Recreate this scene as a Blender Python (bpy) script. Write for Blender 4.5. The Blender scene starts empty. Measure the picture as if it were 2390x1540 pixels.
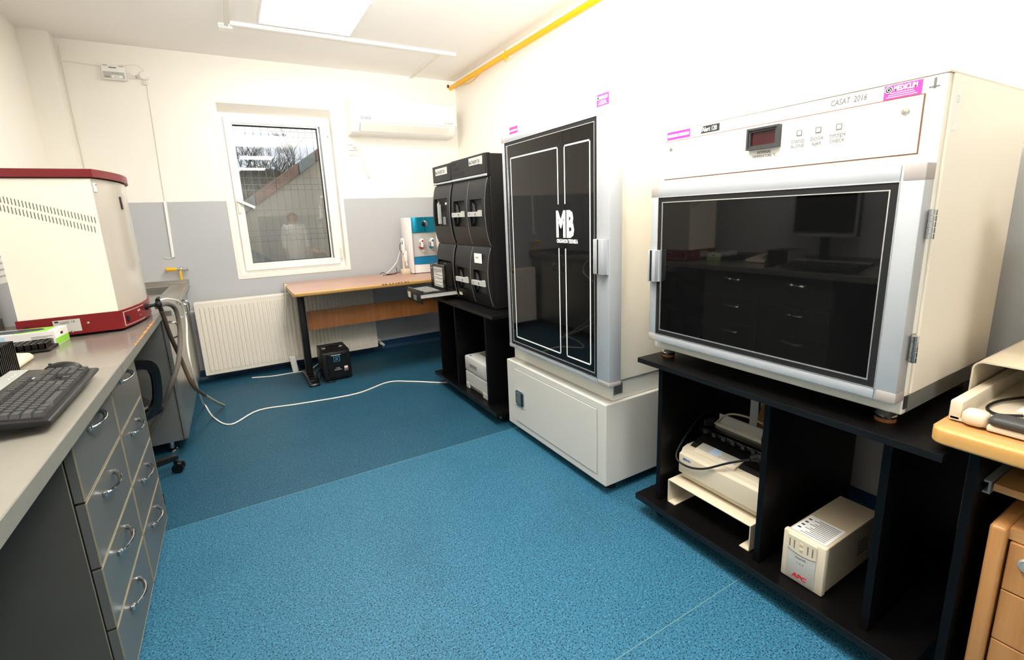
import bpy, bmesh, math, random
from mathutils import Vector, Matrix
random.seed(7)
C = bpy.context.scene.collection
scene = bpy.context.scene
PI = math.pi

# ---------------------------------------------------------------- camera
YAW, PITCH, ROLL, FPX = 0.52195, 0.20955, -0.04056, 1106.47
fw = Vector((math.sin(YAW)*math.cos(PITCH), math.cos(YAW)*math.cos(PITCH), -math.sin(PITCH)))
rt = Vector((math.cos(YAW), -math.sin(YAW), 0)); up = rt.cross(fw)
rt, up = math.cos(ROLL)*rt + math.sin(ROLL)*up, -math.sin(ROLL)*rt + math.cos(ROLL)*up
cd = bpy.data.cameras.new('camera'); cam = bpy.data.objects.new('camera', cd); C.objects.link(cam)
m = Matrix((rt, up, -fw)).transposed().to_4x4(); m.translation = (0, 0, 1.3); cam.matrix_world = m
cd.sensor_width = 36; cd.sensor_fit = 'HORIZONTAL'; cd.lens = 36*FPX/2390
cd.shift_x = 0.00174; cd.shift_y = -0.01454; cd.clip_start = 0.02
scene.camera = cam

# ---------------------------------------------------------------- sky and exposure
wd = bpy.data.worlds.new('sky'); scene.world = wd; wd.use_nodes = True
bgn = wd.node_tree.nodes['Background']
bgn.inputs[0].default_value = (0.86, 0.93, 1.0, 1); bgn.inputs[1].default_value = 1.0
scene.view_settings.view_transform = 'Standard'; scene.view_settings.look = 'None'
scene.view_settings.exposure = 0.1; scene.view_settings.gamma = 1.0
scene.view_settings.use_curve_mapping = False
PANEL_LIGHT = 33.0          # radiance of the LED ceiling panels
PANEL_TINT = (1.0, 0.985, 0.95)
# the photographer's flash on top of the camera, tilted up so that it bounces off the ceiling and the right wall
fd = bpy.data.lights.new('camera_flash', 'SPOT'); fo = bpy.data.objects.new('camera_flash', fd); C.objects.link(fo)
fd.energy = 1050; fd.spot_size = math.radians(100); fd.spot_blend = 1.0; fd.shadow_soft_size = .04; fd.color = (1, .985, .955)
fo.location = (.05, -.05, 1.46); fo.rotation_euler = (Vector((.6, 1.0, 2.62))-fo.location).to_track_quat('-Z', 'Y').to_euler()

# ---------------------------------------------------------------- materials
def lin(c):
    if isinstance(c, str):
        c = [int(c[i:i+2], 16)/255 for i in (0, 2, 4)]
        return tuple(v/12.92 if v <= .04045 else ((v+.055)/1.055)**2.4 for v in c)
    return tuple(c)
def mat(name, col, rough=.5, metal=0, spec=.5, var=None, bump=None, coat=0, emit=None, trans=0, ior=1.45, sheen=0):
    """var=(scale, amount): mottled colour; bump=(scale, strength): fine relief"""
    M = bpy.data.materials.new(name); M.use_nodes = True
    nt = M.node_tree; p = nt.nodes['Principled BSDF']; c = lin(col)
    p.inputs['Base Color'].default_value = (*c, 1); p.inputs['Roughness'].default_value = rough
    p.inputs['Metallic'].default_value = metal; p.inputs['Specular IOR Level'].default_value = spec
    p.inputs['Coat Weight'].default_value = coat; p.inputs['IOR'].default_value = ior
    p.inputs['Transmission Weight'].default_value = trans
    if emit:
        p.inputs['Emission Color'].default_value = (*emit[0], 1); p.inputs['Emission Strength'].default_value = emit[1]
    tc = None
    if var or bump:
        tc = nt.nodes.new('ShaderNodeTexCoord')
    if var:
        n = nt.nodes.new('ShaderNodeTexNoise'); n.inputs['Scale'].default_value = var[0]; n.inputs['Detail'].default_value = 5
        nt.links.new(tc.outputs['Object'], n.inputs['Vector'])
        r = nt.nodes.new('ShaderNodeValToRGB'); r.color_ramp.elements[0].position = .3; r.color_ramp.elements[1].position = .7
        r.color_ramp.elements[0].color = (*[v*(1-var[1]) for v in c], 1)
        r.color_ramp.elements[1].color = (*[min(1, v*(1+var[1])) for v in c], 1)
        nt.links.new(n.outputs['Fac'], r.inputs['Fac']); nt.links.new(r.outputs['Color'], p.inputs['Base Color'])
    if bump:
        n = nt.nodes.new('ShaderNodeTexNoise'); n.inputs['Scale'].default_value = bump[0]; n.inputs['Detail'].default_value = 3
        nt.links.new(tc.outputs['Object'], n.inputs['Vector'])
        b = nt.nodes.new('ShaderNodeBump'); b.inputs['Strength'].default_value = bump[1]; b.inputs['Distance'].default_value = .002
        nt.links.new(n.outputs['Fac'], b.inputs['Height']); nt.links.new(b.outputs['Normal'], p.inputs['Normal'])
    return M
def wood(name, c1, c2, axis, rough=.4, scale=9):
    """grain running along axis (0, 1, 2)"""
    M = bpy.data.materials.new(name); M.use_nodes = True; nt = M.node_tree; p = nt.nodes['Principled BSDF']
    p.inputs['Roughness'].default_value = rough
    tc = nt.nodes.new('ShaderNodeTexCoord'); mp = nt.nodes.new('ShaderNodeMapping')
    s = [scale]*3; s[axis] = scale*.06; mp.inputs['Scale'].default_value = s
    n = nt.nodes.new('ShaderNodeTexNoise'); n.inputs['Scale'].default_value = 3; n.inputs['Detail'].default_value = 6; n.inputs['Roughness'].default_value = .65
    r = nt.nodes.new('ShaderNodeValToRGB'); r.color_ramp.elements[0].position = .32; r.color_ramp.elements[1].position = .66
    r.color_ramp.elements[0].color = (*lin(c1), 1); r.color_ramp.elements[1].color = (*lin(c2), 1)
    nt.links.new(tc.outputs['Object'], mp.inputs['Vector']); nt.links.new(mp.outputs['Vector'], n.inputs['Vector'])
    nt.links.new(n.outputs['Fac'], r.inputs['Fac']); nt.links.new(r.outputs['Color'], p.inputs['Base Color'])
    return M
def paint_two_tone(name, upper, lower, z):
    """wall painted in two colours that meet at height z"""
    M = bpy.data.materials.new(name); M.use_nodes = True; nt = M.node_tree; p = nt.nodes['Principled BSDF']
    p.inputs['Roughness'].default_value = .55
    g = nt.nodes.new('ShaderNodeNewGeometry'); sp = nt.nodes.new('ShaderNodeSeparateXYZ'); nt.links.new(g.outputs['Position'], sp.inputs[0])
    n = nt.nodes.new('ShaderNodeTexNoise'); n.inputs['Scale'].default_value = 9; nt.links.new(g.outputs['Position'], n.inputs['Vector'])
    a = nt.nodes.new('ShaderNodeMath'); a.operation = 'MULTIPLY_ADD'; a.inputs[1].default_value = .006
    nt.links.new(n.outputs['Fac'], a.inputs[0]); nt.links.new(sp.outputs['Z'], a.inputs[2])
    gt = nt.nodes.new('ShaderNodeMath'); gt.operation = 'GREATER_THAN'; gt.inputs[1].default_value = z; nt.links.new(a.outputs[0], gt.inputs[0])
    mx = nt.nodes.new('ShaderNodeMix'); mx.data_type = 'RGBA'
    mx.inputs[6].default_value = (*lin(lower), 1); mx.inputs[7].default_value = (*lin(upper), 1)
    nt.links.new(gt.outputs[0], mx.inputs[0]); nt.links.new(mx.outputs[2], p.inputs['Base Color'])
    n2 = nt.nodes.new('ShaderNodeTexNoise'); n2.inputs['Scale'].default_value = 60; nt.links.new(g.outputs['Position'], n2.inputs['Vector'])
    b = nt.nodes.new('ShaderNodeBump'); b.inputs['Strength'].default_value = .08; b.inputs['Distance'].default_value = .003
    nt.links.new(n2.outputs['Fac'], b.inputs['Height']); nt.links.new(b.outputs['Normal'], p.inputs['Normal'])
    return M
def vinyl(name, base, dark, light):
    """speckled sheet vinyl"""
    M = bpy.data.materials.new(name); M.use_nodes = True; nt = M.node_tree; p = nt.nodes['Principled BSDF']
    p.inputs['Roughness'].default_value = .5; p.inputs['Specular IOR Level'].default_value = .22
    g = nt.nodes.new('ShaderNodeNewGeometry')
    def spk(scale, lo, hi, off):
        mp = nt.nodes.new('ShaderNodeMapping'); mp.inputs['Location'].default_value = (off, off*.7, 0)
        nt.links.new(g.outputs['Position'], mp.inputs['Vector'])
        n = nt.nodes.new('ShaderNodeTexNoise'); n.inputs['Scale'].default_value = scale; n.inputs['Detail'].default_value = 2
        nt.links.new(mp.outputs['Vector'], n.inputs['Vector'])
        r = nt.nodes.new('ShaderNodeMapRange'); r.inputs[1].default_value = lo; r.inputs[2].default_value = hi
        nt.links.new(n.outputs['Fac'], r.inputs[0]); return r.outputs[0]
    m1 = nt.nodes.new('ShaderNodeMix'); m1.data_type = 'RGBA'
    m1.inputs[6].default_value = (*lin(base), 1); m1.inputs[7].default_value = (*lin(dark), 1)
    nt.links.new(spk(185, .545, .60, 0), m1.inputs[0])
    m2 = nt.nodes.new('ShaderNodeMix'); m2.data_type = 'RGBA'; m2.inputs[7].default_value = (*lin(light), 1)
    nt.links.new(m1.outputs[2], m2.inputs[6]); nt.links.new(spk(140, .56, .66, 5.3), m2.inputs[0])
    m3 = nt.nodes.new('ShaderNodeMix'); m3.data_type = 'RGBA'; m3.blend_type = 'MULTIPLY'
    m3.inputs[7].default_value = (.8, .82, .84, 1); nt.links.new(m2.outputs[2], m3.inputs[6]); nt.links.new(spk(2.2, .5, .85, 2.1), m3.inputs[0])
    nt.links.new(m3.outputs[2], p.inputs['Base Color'])
    return M

WHITE_WALL, GREY_WALL = 'f6f1e6', 'b9babb'
M = dict(
 wall=paint_two_tone('two tone wall paint', WHITE_WALL, GREY_WALL, 1.505),
 white_paint=mat('white paint', 'f4efe4', .6, bump=(60, .06)),
 ceiling=mat('ceiling paint', 'f7f3ec', .8, var=(1.3, .02), bump=(70, .08)),
 vinyl_a=vinyl('blue vinyl sheet', '2f667f', '0c293d', '477d96'),
 vinyl_b=vinyl('blue vinyl sheet darker batch', '204e62', '0a2331', '34657a'),
 cove=mat('blue vinyl cove', '143a58', .4, var=(40, .12)),
 seam=mat('vinyl weld seam', '5d8486', .5),
 pvc=mat('white pvc', 'f3f0ea', .3), pvc_off=mat('off white plastic', 'e6e0d2', .4), gasket=mat('black rubber', '101010', .6),
 glass=mat('window glass', (1, 1, 1), .0, trans=1, ior=1.5),
 black_glass=mat('black glass', (.004, .004, .004), .03, spec=.55),
 alu=mat('satin aluminium', 'b9bcbf', .45, metal=.3, bump=(180, .02)), alu_bright=mat('bright aluminium bead', 'e8e8e8', .25, metal=.8),
 cap=mat('grey plastic corner', 'a8a09a', .45),
 cream=mat('cream enamel', 'f5ecdb', .38, var=(2, .015)), white_enamel=mat('white enamel', 'f2eee2', .32),
 base_grey=mat('pale grey powder coat', 'cfccc3', .5, bump=(350, .05)),
 black_lam=mat('black laminate', '070606', .4, spec=.22, bump=(120, .06)), black_edge=mat('black laminate edge', '0e0d0d', .35),
 black_plastic=mat('black plastic', '100f0f', .42, bump=(400, .05)), black_gloss=mat('black gloss plastic', '0d0c0c', .18),
 dark_grey=mat('dark grey plastic', '3a3a3a', .5), mid_grey=mat('mid grey plastic', '7e7d78', .5), light_grey=mat('light grey plastic', 'bdbbb4', .5),
 silver=mat('silver plastic', 'a9aaa6', .35, metal=.3), chrome=mat('chrome', 'd8d8d8', .12, metal=1), steel=mat('stainless steel', 'b5b2aa', .3, metal=.85, var=(5, .06), bump=(90, .03)),
 drawer=mat('grey metallic laminate', '686762', .32, metal=.25, var=(4, .06)), carcass=mat('dark grey board', '4e4c47', .55, var=(6, .06)),
 edge_band=mat('pale edge banding', '8f866f', .5),
 top_light=mat('light grey worktop', '837f75', .38, var=(30, .03)), top_steel=mat('grey worktop laminate', '857e75', .2, metal=.2, var=(4, .06)),
 top_edge=mat('grey worktop edging', '74736c', .45, var=(60, .05)), orange_chip=mat('chipped board core', 'c98a3e', .7),
 red=mat('dark red enamel', '76121a', .35, var=(8, .06)), red_bright=mat('red print', 'c8202a', .5),
 yellow=mat('yellow gas paint', 'f3b60c', .35), brown=mat('rusty brown', '7a4a2a', .6),
 oak_y=wood('oak veneer grain along y', 'b98046', 'cb9a62', 1), oak_z=wood('oak veneer grain along z', 'b0763f', 'c48f58', 2),
 oak_edge=wood('oak solid edge', 'c6924c', 'd9ab68', 1, .35),
 beech_x=wood('beech laminate top', 'a97f68', 'b58c78', 0, .3, 5), beech_z=wood('beech laminate panel', '9c5f30', 'ab7040', 2, .35, 14), beech_edge=wood('beech edge', 'b98a48', 'c79c5c', 0, .4),
 front_gloss=mat('gloss beige front', 'b9b0a2', .16),
 rad=mat('radiator enamel', 'efe6d6', .35), beige=mat('beige enamel', 'd9cbb2', .45), beige_dark=mat('beige plastic', 'cdbb9f', .5),
 paper=mat('paper', 'f4f2ec', .8), print_grey=mat('printed grey', '6d6a66', .8), print_dark=mat('printed dark', '2a2826', .8), blue_print=mat('blue print', '2f6fc0', .6),
 pink=mat('magenta sticker', 'd63a9b', .5), maroon=mat('dark maroon display', '3a1018', .2), teal=mat('teal metallic', '1689a4', .22, metal=.5), teal_dark=mat('deep teal', '1b7fae', .3),
 green=mat('lime green card', '8fd14a', .6), pale_blue=mat('pale blue card', 'b9d3ea', .6), card_white=mat('white card', 'efeae6', .6), card_dark=mat('dark slate film', '39434d', .35),
 cardboard=mat('cardboard', '9a6b3c', .85, var=(20, .08)), hose_brown=mat('brown rubber hose', '5d4a38', .45, var=(30, .1)), hose_grey=mat('grey ribbed hose', '655e55', .75, spec=.25), hose_clear=mat('translucent hose', 'aeaa8c', .35),
 cable_white=mat('white cable', 'ece6da', .45), cable_black=mat('black cable', '0c0c0c', .5), cable_tan=mat('tan cable', 'b9a98c', .5),
 led=mat('led diffuser', (.9, .9, .9), .6, emit=(PANEL_TINT, PANEL_LIGHT)),
 skin=mat('skin', 'd6a98a', .5), hair=mat('brown hair', '5a3a24', .6), coat=mat('white lab coat', 'f2f2ef', .8), trousers=mat('dark trousers', '2b2d33', .8),
 concrete=mat('weathered concrete', 'bdb09c', .9, var=(1.5, .12)), coping=mat('grey coping', '8b8f8a', .9, var=(6, .2)), brick_red=mat('weathered brick', '96705f', .9, var=(10, .2)),
 wire=mat('galvanised wire', '8f9894', .5, metal=.4), bark=mat('bark', '4d463c', .9), earth=mat('earth and dry grass', '6d6a52', .95, var=(2, .2)),
)

# ---------------------------------------------------------------- mesh helpers
OFF = {}
def tag(o, label=None, cat=None, group=None, kind=None):
    if label: o['label'] = label
    if cat: o['category'] = cat
    if group: o['group'] = group
    if kind: o['kind'] = kind
    return o
def thing(name, label=None, cat=None, loc=(0, 0, 0), rz=0.0, group=None, kind=None, local=False):
    """Empty at a thing's base; parts are given in world coordinates unless local"""
    o = bpy.data.objects.new(name, None); C.objects.link(o); o.location = loc; o.rotation_euler = (0, 0, rz); o.empty_display_size = .05
    OFF[o] = Vector((0, 0, 0)) if local else Vector(loc)
    return tag(o, label, cat, group, kind)
class B:
    def __init__(s): s.bm = bmesh.new()
    def _add(s, b2):
        me = bpy.data.meshes.new('t'); b2.to_mesh(me); s.bm.from_mesh(me); bpy.data.meshes.remove(me); b2.free(); return s
    def box(s, x0, x1, y0, y1, z0, z1, bev=0, seg=2):
        b = bmesh.new(); bmesh.ops.create_cube(b, size=1)
        for v in b.verts: v.co = Vector(((x0+x1)/2+v.co.x*abs(x1-x0), (y0+y1)/2+v.co.y*abs(y1-y0), (z0+z1)/2+v.co.z*abs(z1-z0)))
        if bev: bmesh.ops.bevel(b, geom=b.edges[:], offset=min(bev, .49*min(abs(x1-x0), abs(y1-y0), abs(z1-z0))), segments=seg, affect='EDGES', profile=.5)
        return s._add(b)
    def cyl(s, p0, p1, r0, r1=None, n=16, cap=True):
        r1 = r0 if r1 is None else r1; p0, p1 = Vector(p0), Vector(p1); d = p1-p0
        b = bmesh.new(); bmesh.ops.create_cone(b, cap_ends=cap, segments=n, radius1=r0, radius2=max(r1, 1e-5), depth=d.length)
        q = Vector((0, 0, 1)).rotation_difference(d.normalized()).to_matrix().to_4x4(); q.translation = (p0+p1)/2
        bmesh.ops.transform(b, matrix=q, verts=b.verts[:]); return s._add(b)
    def ball(s, c, r, sc=(1, 1, 1), n=14):
        b = bmesh.new(); bmesh.ops.create_uvsphere(b, u_segments=n, v_segments=max(6, n*2//3), radius=r)
        for v in b.verts: v.co = Vector((c[0]+v.co.x*sc[0], c[1]+v.co.y*sc[1], c[2]+v.co.z*sc[2]))
        return s._add(b)
    def prism(s, poly, ax, a0, a1, bev=0, seg=2):
        """polygon extruded along axis ax: for ax 0 points are (y, z), for 1 (x, z), for 2 (x, y)"""
        b = bmesh.new()
        def P(p, a): return {0: (a, p[0], p[1]), 1: (p[0], a, p[1]), 2: (p[0], p[1], a)}[ax]
        v0 = [b.verts.new(P(p, a0)) for p in poly]; v1 = [b.verts.new(P(p, a1)) for p in poly]; n = len(poly)
        b.faces.new(v0); b.faces.new(v1[::-1])
        for i in range(n): b.faces.new((v0[i], v1[i], v1[(i+1) % n], v0[(i+1) % n]))
        bmesh.ops.recalc_face_normals(b, faces=b.faces[:])
        if bev: bmesh.ops.bevel(b, geom=b.edges[:], offset=bev, segments=seg, affect='EDGES', profile=.5)
        return s._add(b)
    def frame(s, ax, a0, a1, u0, u1, v0, v1, w, w2=None):
        """rectangular ring in the plane normal to ax, bar width w"""
        w2 = w if w2 is None else w2
        for (p, q, r, t) in ((u0, u1, v0, v0+w2), (u0, u1, v1-w2, v1), (u0, u0+w, v0+w2, v1-w2), (u1-w, u1, v0+w2, v1-w2)):
            if ax == 0: s.box(a0, a1, p, q, r, t)
            elif ax == 1: s.box(p, q, a0, a1, r, t)
            else: s.box(p, q, r, t, a0, a1)
        return s
    def lathe(s, prof, c, n=24, axis='z'):
        b = bmesh.new(); rings = []
        for r, h in prof:
            ring = []
            for i in range(n):
                a = 2*PI*i/n; u, v = r*math.cos(a), r*math.sin(a)
                co = {'z': (u, v, h), 'x': (h, u, v), 'y': (u, h, v)}[axis]
                ring.append(b.verts.new((c[0]+co[0], c[1]+co[1], c[2]+co[2])))
            rings.append(ring)
        for a, q in zip(rings, rings[1:]):
            for i in range(n): b.faces.new((a[i], a[(i+1) % n], q[(i+1) % n], q[i]))
        if prof[0][0] > 1e-4: b.faces.new(rings[0][::-1])
        if prof[-1][0] > 1e-4: b.faces.new(rings[-1])
        bmesh.ops.recalc_face_normals(b, faces=b.faces[:]); return s._add(b)
    def tube(s, pts, r, n=8, sub=6, r1=None):
        pts = [Vector(p) for p in pts]; out = []
        if sub > 1 and len(pts) > 2:
            for i in range(len(pts)-1):
                p0 = pts[i-1] if i else pts[0]*2-pts[1]; p1, p2 = pts[i], pts[i+1]
                p3 = pts[i+2] if i+2 < len(pts) else p2*2-p1
                for k in range(sub):
                    t = k/sub
                    out.append(.5*((2*p1)+(p2-p0)*t+(2*p0-5*p1+4*p2-p3)*t*t+(3*p1-p0-3*p2+p3)*t**3))
            out.append(pts[-1])
        else: out = pts
        b = bmesh.new(); rings = []; nrm = None
        for i, p in enumerate(out):
            t = (out[min(i+1, len(out)-1)]-out[max(i-1, 0)]).normalized()
            if nrm is None: nrm = t.orthogonal().normalized()
            nrm = (nrm-t*nrm.dot(t))
            nrm = nrm.normalized() if nrm.length > 1e-6 else t.orthogonal().normalized()
            bn = t.cross(nrm); rr = r if r1 is None else r+(r1-r)*i/(len(out)-1)
            rings.append([b.verts.new(p+(nrm*math.cos(2*PI*k/n)+bn*math.sin(2*PI*k/n))*rr) for k in range(n)])
        for a, q in zip(rings, rings[1:]):
            for i in range(n): b.faces.new((a[i], a[(i+1) % n], q[(i+1) % n], q[i]))
        b.faces.new(rings[0][::-1]); b.faces.new(rings[-1]); return s._add(b)
    def mesh(s, verts, faces):
        b = bmesh.new(); vs = [b.verts.new(v) for v in verts]
        for f in faces: b.faces.new([vs[i] for i in f])
        bmesh.ops.recalc_face_normals(b, faces=b.faces[:]); return s._add(b)
    def rot(s, R, c=(0, 0, 0)):
        c = Vector(c); bmesh.ops.transform(s.bm, matrix=Matrix.Translation(c) @ R.to_4x4() @ Matrix.Translation(-c), verts=s.bm.verts[:]); return s
    def put(s, name, ma, parent=None, smooth=False, label=None):
        root = parent
        while root is not None and root.parent is not None: root = root.parent
        if root is not None and root in OFF:
            bmesh.ops.translate(s.bm, vec=-OFF[root], verts=s.bm.verts[:])
        me = bpy.data.meshes.new(name); s.bm.to_mesh(me); s.bm.free()
        me.materials.append(M[ma] if isinstance(ma, str) else ma)
        if smooth:
            for p in me.polygons: p.use_smooth = True
            try: me.set_sharp_from_angle(angle=math.radians(35))
            except Exception: pass
        o = bpy.data.objects.new(name, me); C.objects.link(o); o.parent = parent
        if label: o['label'] = label
        return o
def bx(name, ma, parent, *a, bev=0, label=None, smooth=False):
    return B().box(*a, bev=bev).put(name, ma, parent, smooth=smooth, label=label)
def clone(o, name, parent, delta):
    c = bpy.data.objects.new(name, o.data); C.objects.link(c); c.parent = parent
    c.location = o.location+Vector(delta); c.rotation_euler = o.rotation_euler; return c
def text(body, size, org, right, upv, ma, parent, name='lettering', bold=0, sx=1.0, align='LEFT', depth=.0006, shear=0, space=1.0):
    """flat lettering lying on a surface; org is the left (or centre) end of the base line"""
    cu = bpy.data.curves.new('t', 'FONT'); cu.body = body; cu.size = size; cu.offset = bold; cu.align_x = align; cu.shear = shear
    cu.extrude = depth/2; cu.resolution_u = 2; cu.space_character = space; cu.space_line = .95
    to = bpy.data.objects.new('t', cu); C.objects.link(to)
    dg = bpy.context.evaluated_depsgraph_get(); me = bpy.data.meshes.new_from_object(to.evaluated_get(dg))
    bpy.data.objects.remove(to); bpy.data.curves.remove(cu)
    r, u = Vector(right).normalized(), Vector(upv).normalized(); n = r.cross(u)
    mm = Matrix((r*sx, u, n)).transposed().to_4x4(); mm.translation = Vector(org)+n*depth/2
    root = parent
    while root.parent is not None: root = root.parent
    me.transform(Matrix.Translation(-OFF.get(root, Vector((0, 0, 0)))) @ mm)
    me.name = name; me.materials.clear(); me.materials.append(M[ma])
    o = bpy.data.objects.new(name, me); C.objects.link(o); o.parent = parent
    return o
NX, NZ, NY = (0, -1, 0), (0, 0, 1), (1, 0, 0)      # lettering directions: on a face towards -x the line runs along -y

# ================================================================= THE ROOM
XL, XR, YF, YB, ZC = -1.02, 2.17, -4.8, 4.706, 2.626
fl = thing('floor', 'speckled blue sheet vinyl floor', kind='structure')
for (a, b, mm) in ((YF-.2, .8665, 'vinyl_a'), (.8695, 2.3735, 'vinyl_a'), (2.3765, YB+.2, 'vinyl_b')):
    bx('vinyl_sheet', mm, fl, XL-.2, XR+.2, a, b, -.1, 0)
for y in (.868, 2.375): bx('weld_seam', 'seam', fl, XL, XR, y-.0013, y+.0013, -.05, .0004)
tag(bx('ceiling', 'ceiling', None, XL-.2, XR+.2, YF-.2, YB+.25, ZC, ZC+.15), 'plain off white painted ceiling', kind='structure')
b = B(); wx0, wx1, wz0, wz1 = .047, .935, .87, 2.272
b.box(XL-.2, wx0, YB, YB+.25, 0, ZC).box(wx1, XR+.2, YB, YB+.25, 0, ZC).box(wx0, wx1, YB, YB+.25, 0, wz0).box(wx0, wx1, YB, YB+.25, wz1, ZC)
tag(b.put('wall_back', 'wall'), 'back wall painted white above and pale grey below', kind='structure')
tag(bx('wall_left', 'wall', None, XL-.2, XL, YF-.2, YB, 0, ZC), 'left wall painted white above and grey below', kind='structure')
tag(bx('wall_right', 'wall', None, XR, XR+.2, YF-.2, YB, 0, ZC), 'right wall painted white above and grey below', kind='structure')
tag(bx('wall_front', 'wall', None, XL, XR, YF-.2, YF, 0, ZC), 'two tone wall behind the viewer', kind='structure')
tag(bx('wall_pier', 'wall', None, XL, -.863, 4.572, YB, 0, ZC), 'shallow boxed pier in the corner of the back wall', kind='structure')
def coveprof(sgn):
    p = [(0, 0), (0, .095), (sgn*.004, .095)]
    for k in range(7):
        a = k/6*PI/2; p.append((sgn*(.004+.045*(1-math.cos(a))), .0005+.046*(1-math.sin(a))))
    return p
b = B(); b.prism([(YB+p[0], p[1]) for p in coveprof(-1)], 0, -.863, XR)
tag(b.put('baseboard_back', 'cove', smooth=True), 'coved blue vinyl skirting along the back wall', kind='structure')
b = B(); b.prism([(XR+p[0], p[1]) for p in coveprof(-1)], 1, YF, YB)
tag(b.put('baseboard_right', 'cove', smooth=True), 'coved blue vinyl skirting along the right wall', kind='structure')
b = B(); b.prism([(XL+p[0], p[1]) for p in coveprof(1)], 1, YF, 4.572)
tag(b.put('baseboard_left', 'cove', smooth=True), 'coved blue vinyl skirting along the left wall', kind='structure')
d = thing('door_1', 'plain white door behind the viewer', loc=(.2, YF, 0), kind='structure')
B().frame(1, YF, YF+.05, -.28, .72, 0, 2.1, .06).put('door_frame', 'pvc', d); bx('door_leaf', 'pvc_off', d, -.22, .66, YF+.002, YF+.04, .006, 2.04)
B().cyl((.58, YF+.04, 1.0), (.58, YF+.09, 1.0), .01).cyl((.58, YF+.085, 1.0), (.46, YF+.085, 1.0), .009).put('door_handle', 'chrome', d, smooth=True)

# ---------------------------------------------------------------- window
w = thing('window_1', 'white plastic tilt window set in a deep reveal', loc=(.49, 4.84, .87), kind='structure')
tr = B().box(.018, .053, 4.7025, 4.9, .842, 2.29).box(.929, .964, 4.7025, 4.9, .842, 2.29).box(.053, .929, 4.7025, 4.9, .842, .877).prism([(4.7025, 2.29), (4.7025, 2.274), (4.80, 2.218), (4.9, 2.218), (4.9, 2.29)], 0, .053, .929).put('trim_1', 'white_paint'); tag(tr, 'white plaster reveal around the window', kind='structure')
B().frame(1, 4.80, 4.88, .053, .929, .877, 2.222, .04).put('outer_frame', 'pvc', w)
sash = B().frame(1, 4.775, 4.845, .088, .892, .905, 2.19, .052, .052).frame(1, 4.783, 4.85, .136, .826, .953, 2.137, .012).put('sash', 'pvc', w)
B().frame(1, 4.79, 4.846, .141, .821, .959, 2.131, .009).put('gasket', 'gasket', sash)
bx('pane', 'glass', w, .144, .818, 4.816, 4.820, .962, 2.128); bx('pane', 'glass', w, .144, .818, 4.836, 4.840, .962, 2.128)
h = B().box(.097, .121, 4.762, 4.776, 1.40, 1.55, bev=.005).put('handle_plate', 'pvc', w, smooth=True)
hb = B().box(-.012, .012, -.035, -.018, -.135, .012, bev=.005); hb.rot(Matrix.Rotation(math.radians(-62), 3, 'Y'))
for v in hb.bm.verts: v.co += Vector((.109, 4.78, 1.505))
hb.cyl((.109, 4.775, 1.505), (.109, 4.75, 1.505), .009).put('handle_lever', 'pvc', w, smooth=True)
for z in (.955, 2.06): B().cyl((.9, 4.77, z), (.9, 4.77, z+.09), .008, n=12).box(.893, .907, 4.774, 4.79, z, z+.09).put('hinge', 'pvc_off', w, smooth=True)

# ---------------------------------------------------------------- outside the window
tag(bx('ground', 'earth', None, -14, 16, 5.1, 30, -.6, -.3), 'bare ground outside the window', kind='structure')
ew = thing('stair_wall', 'sloping concrete stair wall outside the window', 'wall', (1.4, 8, -.3))
zl = lambda x: 1.509+.694*(x-.315)
B().prism([(-2.2, -.3), (5.6, -.3), (5.6, zl(5.6)), (-2.2, max(zl(-2.2), -.29))], 1, 8, 8.3).put('wall_face', 'concrete', ew)
x = -2.0; k = 0
while x < 5.4:
    L = (.34, .26, .3)[k % 3]
    B().prism([(x, zl(x)), (x+L-.012, zl(x+L-.012)), (x+L-.012, zl(x+L-.012)+.17), (x, zl(x)+.17)], 1, 7.95, 8.34, bev=.012).put('coping_block', ('coping', 'brick_red', 'coping', 'brick_red', 'brick_red')[k % 5], ew)
    x += L; k += 1
rw = B().prism([(-1.6, -.3), (1.6, -.3), (1.6, .08), (.608, .72), (.239, .965), (-1.6, 2.19)], 1, 7.3, 7.5).put('ramp_wall', 'coping')
tag(rw, 'lower grey ramp wall sloping down outside the window', 'wall')
fe = thing('mesh_fence', 'galvanised welded mesh fence panel outside the window', 'fence', (.6, 6, -.3))
kz = [(-.3, 0), (.55, 0), (.58, .03), (.61, 0), (1.11, 0), (1.14, .03), (1.17, 0), (1.666, 0), (1.695, .035), (1.724, 0), (2.227, 0), (2.257, .035), (2.287, 0), (2.62, 0)]
v0 = B().tube([(-.45, 6-o, z) for z, o in kz], .0026, n=5, sub=1).put('wire', 'wire', fe)
for i in range(1, 30): clone(v0, 'wire', fe, (i*.0745, 0, 0))
h0 = B().tube([(-.5, 6, 0), (1.8, 6, 0)], .0028, n=5, sub=1).put('wire', 'wire', fe)
h0.location.z += .0
for z in (2.287, 2.227, 2.0, 1.795, 1.724, 1.666, 1.45, 1.229, 1.17, 1.11, .88, .61, .3): clone(h0, 'wire', fe, (0, .003, z))
h0.location = Vector((0, .003, 2.55))
for x in (-.52, 1.82): bx('fence_post', 'wire', fe, x-.03, x+.03, 5.98, 6.04, -.3, 2.65)
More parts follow.
